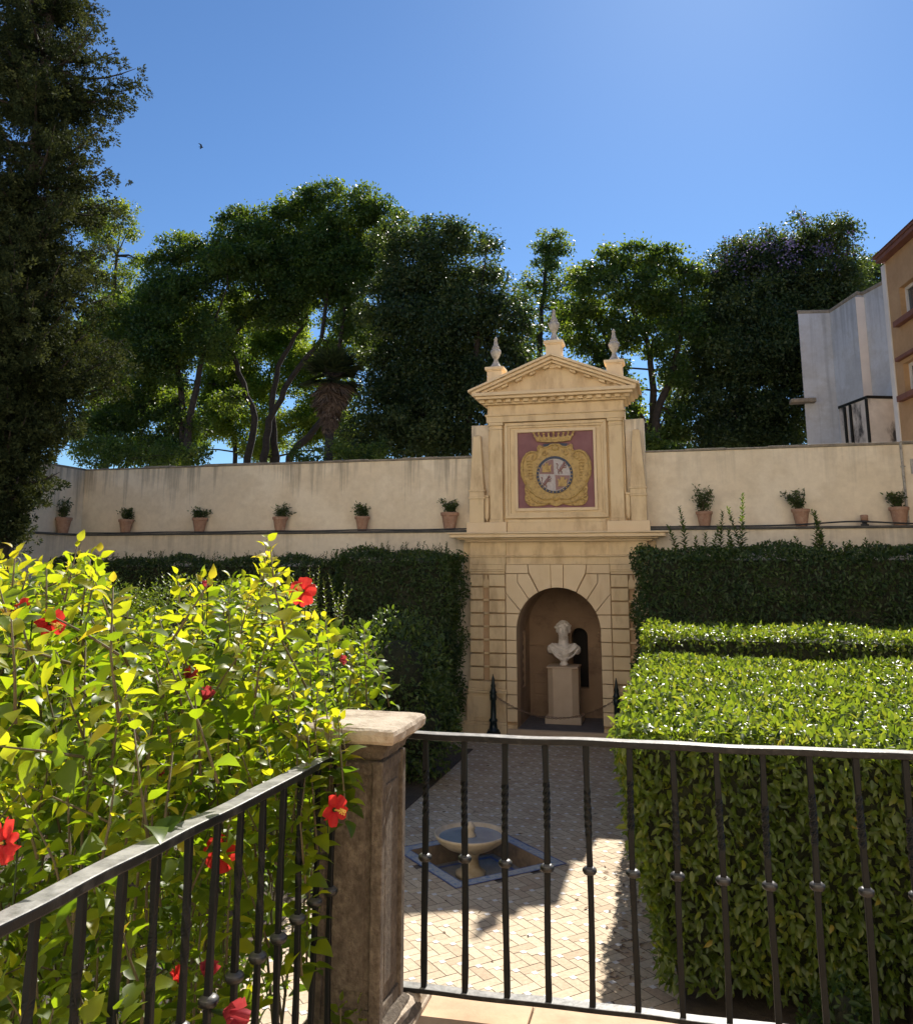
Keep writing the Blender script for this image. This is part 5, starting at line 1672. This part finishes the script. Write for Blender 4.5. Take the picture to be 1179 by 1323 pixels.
dA = 31.0
H_ = None
foot = []
for px, py in ((1030, 401), (1071, 400), (1107, 376), (1113, 377), (1150, 357)):
    d = _F + _R * (px - 589.5) / 1085 - _U * (py - 537) / 1085
    tn = d[2] / math.hypot(d[0], d[1])
    if H_ is None: H_ = 3.8 + tn * dA
    foot.append(vert(px, py, (H_ - 3.8) / tn))
wb = thing("white_building", "blank whitewashed building with angled rain-streaked walls, behind the right hand wall", "building", (foot[1][0], foot[1][1], 0))
fp = [(p[0], p[1]) for p in foot]
poly = fp + [(fp[-1][0] + 6, fp[-1][1] + 8), (fp[0][0] + 7, fp[0][1] + 12), (fp[0][0] * 1.2 + .4, fp[0][1] * 1.2)]
g = MB(); g.vprism(poly, -.3, H_ - .12); g.build("wall", M['white_bldg'], wb)
cxp, cyp = sum(p[0] for p in poly) / len(poly), sum(p[1] for p in poly) / len(poly)
big = [(cxp + (x - cxp) * 1.012, cyp + (y - cyp) * 1.012) for x, y in poly]
g = MB(); g.vprism(big, H_ - .118, H_); g.build("parapet_coping", M['coping'], wb, bevel=.02)
p0, p1 = Vector((*fp[2], 0)), Vector((*fp[3], 0)); dv = (Vector((*fp[4], 0)) - p1).normalized(); nv = Vector((dv.y, -dv.x, 0)); nv = nv if nv.dot(Vector((0, -1, 0))) > 0 else -nv
g = MB(); a = p0 + nv * .10; b_ = p1 + dv * .08 + nv * .10; c_ = p1 + dv * .08 - nv * .05; e_ = p0 - nv * .05
g.vprism([(q_.x, q_.y) for q_ in (a, b_, c_, e_)], -.3, H_ - .2); g.build("wall_pier", M['white_pier'], wb, bevel=.02)
q0 = vert(1030, 516, dA - .12); q1 = vert(1054, 513, dA - .25)
g = MB(); g.box(q0[0] - .25, q1[0], q0[1] - .25, q0[1] + .25, q0[2] - .14, q0[2]); g.build("drip_ledge", M['coping'], wb, bevel=.03)

zt = vert(1120, 511, 26.2)[2]
ann = []
for px, py in ((1083, 525), (1120, 511), (1166, 512)):
    d = _F + _R * (px - 589.5) / 1085 - _U * (py - 537) / 1085
    ann.append(vert(px, py, (zt - 3.8) / (d[2] / math.hypot(d[0], d[1]))))
sb_ = thing("annex_building", "low stained grey-white outbuilding before the white building, peeping over the right wall", "building", (ann[1][0], ann[1][1], 0))
zt = ann[1][2]
pa = [(p[0], p[1]) for p in ann]; pa = pa + [(pa[2][0] + 1.5, pa[2][1] + 3), (pa[0][0] + 1.2, pa[0][1] + 1.5)]
g = MB(); g.vprism(pa, -.3, zt - .08); g.build("wall", M['stained'], sb_)
cxp, cyp = sum(p[0] for p in pa) / 5, sum(p[1] for p in pa) / 5
g = MB(); g.vprism([(cxp + (x - cxp) * 1.02, cyp + (y - cyp) * 1.02) for x, y in pa], zt - .078, zt); g.build("roof_edge", M['iron'], sb_)
g = MB()
for t_ in (.22, .42, .97):
    q_ = Vector((*pa[0], 0)).lerp(Vector((*pa[1], 0)), t_); n_ = Vector((-.5, -.8, 0)).normalized() * .05
    g.tube([(q_.x + n_.x, q_.y + n_.y, 3), (q_.x + n_.x, q_.y + n_.y, zt - .1)], .045, 6)
g.build("downpipes", M['iron'], sb_)

e0, e1 = vert(1143, 338, 25.2), None
z_e = e0[2]
d = _F + _R * (1182 - 589.5) / 1085 - _U * (303 - 537) / 1085
e1 = vert(1182, 303, (z_e - 3.8) / (d[2] / math.hypot(d[0], d[1])))
ob = thing("orange_house", "orange ochre house with dark red eaves and window sills, cut by the right edge", "house", (e0[0], e0[1], 0))
dx = Vector((e1[0] - e0[0], e1[1] - e0[1], 0)); ln = dx.length; dx.normalize(); nn = Vector((dx.y, -dx.x, 0)); nn = nn if nn.y < 0 or nn.x < 0 else -nn
if nn.dot(Vector((-e0[0], -e0[1], 0))) < 0: nn = -nn


def op(s, n, z):
    q_ = Vector((e0[0], e0[1], 0)) + dx * s + nn * n
    return (q_.x, q_.y, z)


def obox(g, s0, s1, n0, n1, z0, z1):
    g.vprism([op(s0, n0, 0)[:2], op(s1, n0, 0)[:2], op(s1, n1, 0)[:2], op(s0, n1, 0)[:2]], z0, z1)


# wall with two window openings, built from strips
def ray_s(px, py):
    """where a sight line meets the house front: distance along it, height"""
    d_ = _F + _R * (px - 589.5) / 1085 - _U * (py - 537) / 1085
    A_ = np.array([[d_[0], -dx.x], [d_[1], -dx.y]]); k, s_ = np.linalg.solve(A_, np.array([e0[0], e0[1]]))
    return s_, 3.8 + d_[2] * k


wins = []
for (pa_, pb_) in (((1161, 372), (1160, 416)), ((1166, 470), (1165, 512))):
    s0, z1_ = ray_s(*pa_); s0b, z0_ = ray_s(*pb_)
    wins.append((s0, s0 + 1.15, z0_, z1_))
g = MB(); s0, s1 = wins[0][0], wins[0][1]; S1 = 9.0
s0 = min(wins[0][0], wins[1][0]); s1 = max(wins[0][1], wins[1][1])
obox(g, 0, s0, -8, 0, -.3, z_e - .02); obox(g, s1, S1, -8, 0, -.3, z_e - .02)
zs = [-.3, wins[1][2], wins[1][3], wins[0][2], wins[0][3], z_e - .02]
for a, b in ((0, 1), (2, 3), (4, 5)): obox(g, s0, s1, -8, 0, zs[a], zs[b])
for w_ in wins:
    if w_[0] > s0 + .001: obox(g, s0, w_[0], -.3, 0, w_[2], w_[3])
    if w_[1] < s1 - .001: obox(g, w_[1], s1, -.3, 0, w_[2], w_[3])
g.build("wall", M['ochre_bldg'], ob)
for (a, b, z0_, z1_) in wins:
    g = MB()
    obox(g, a + .002, a + .09, -.22, -.14, z0_ + .002, z1_ - .002); obox(g, b - .09, b - .002, -.22, -.14, z0_ + .002, z1_ - .002)
    obox(g, a + .092, b - .092, -.22, -.14, z0_ + .002, z0_ + .09); obox(g, a + .092, b - .092, -.22, -.14, z1_ - .09, z1_ - .002)
    mid = (a + b) / 2; obox(g, mid - .04, mid + .04, -.21, -.15, z0_ + .092, z1_ - .092)
    wf = g.build("window", M['window_frame'], ob)
    g = MB(); obox(g, a + .05, b - .05, -.195, -.185, z0_ + .05, z1_ - .05); g.build("pane", M['glass'], wf)
    g = MB(); obox(g, a - .22, b + .22, .002, .16, z0_ - .16, z0_ - .003); g.build("sill", M['red_trim'], wf, bevel=.01)
g = MB(); obox(g, wins[1][0] - .2, wins[1][1] + .2, .002, .12, wins[1][3] + .1, wins[1][3] + .2); g.build("lintel", M['red_trim'], ob, bevel=.01)
g = MB(); obox(g, -.10, S1, -.1, .22, z_e - .018, z_e + .10); obox(g, -.14, S1, -8, .26, z_e + .102, z_e + .18); g.build("eaves", M['red_trim'], ob, bevel=.01)
g = MB()
A_, B_, C_, D_ = op(-.16, .29, z_e + .185), op(S1, .29, z_e + .185), op(S1, -4, z_e + 1.2), op(-.16, -4, z_e + 1.2)
g.face([A_, B_, C_, D_]); g.face([D_, C_, op(S1, -8, z_e + .185), op(-.16, -8, z_e + .185)]); g.face([A_, D_, op(-.16, -8, z_e + .185)])
g.build("roof", M['roof_tile'], ob)
g = MB(); obox(g, -.26, -.01, -.2, .03, -.3, z_e - .06); g.build("corner_strip", M['white_pier'], ob)

# ------------------------------------------------------------------ bird
bp = Vector(at(260, 190, 45))
bd = thing("bird", "small dark bird gliding in the blue sky above the trees", "bird", tuple(bp))
g = MB()
g.tube([bp + Vector((-.24, 0, .02)), bp + Vector((-.12, 0, .015)), bp + Vector((.02, 0, 0)), bp + Vector((.14, 0, .01)), bp + Vector((.20, 0, .015))], [.012, .04, .055, .035, .008], 8)
g.build("body", M['bird'], bd, smooth=True)
for sg in (-1, 1):
    g = MB()
    top = [(-.03, .05, .03), (-.10, .28, .12), (-.22, .55, .09), (-.16, .28, .115), (-.0, .05, .025)]
    pts = [(.10, .03, .025), (.06, .28, .13), (-.10, .52, .11), (-.22, .56, .09), (-.10, .28, .115), (-.06, .03, .02)]
    tp_ = [tuple(bp + Vector((x, sg * y, z))) for x, y, z in pts]; bt_ = [tuple(bp + Vector((x, sg * y, z - .012))) for x, y, z in pts]
    g.face(tp_); g.face(list(reversed(bt_)))
    for k in range(6): g.face([tp_[k], tp_[(k + 1) % 6], bt_[(k + 1) % 6], bt_[k]])
    g.build("wing", M['bird'], bd)
bd.rotation_euler = (0, 0, R(25)); bd.scale = (.7, .7, .7)

# ------------------------------------------------------------------ fallen leaves
n = 260
fx = np.concatenate([rng.normal(-.62, .16, 120), rng.uniform(-5, -.8, 140)]); fy = np.concatenate([rng.uniform(7.8, 13.5, 120), rng.uniform(6.5, 19, 140)])
ok = ~((np.abs(fx - BC[0]) + np.abs(fy - BC[1])) < OUT); fx, fy = fx[ok], fy[ok]; n = len(fx)
dd = rdir(n); dd[:, 2] *= .15
fl_ = leaves("fallen_leaves", np.stack([fx, fy, np.full(n, .016)], 1), dd, rng.normal(size=(n, 3)) * .2 + np.array([0, 0, 1]), rng.uniform(.04, .09, n), rng.uniform(.02, .04, n), rng.uniform(0, 1, n), M['leaf_dead'], None, T_LEAF)
tag(fl_, "dry fallen leaves scattered over the courtyard paving", "fallen leaves", kind="stuff")
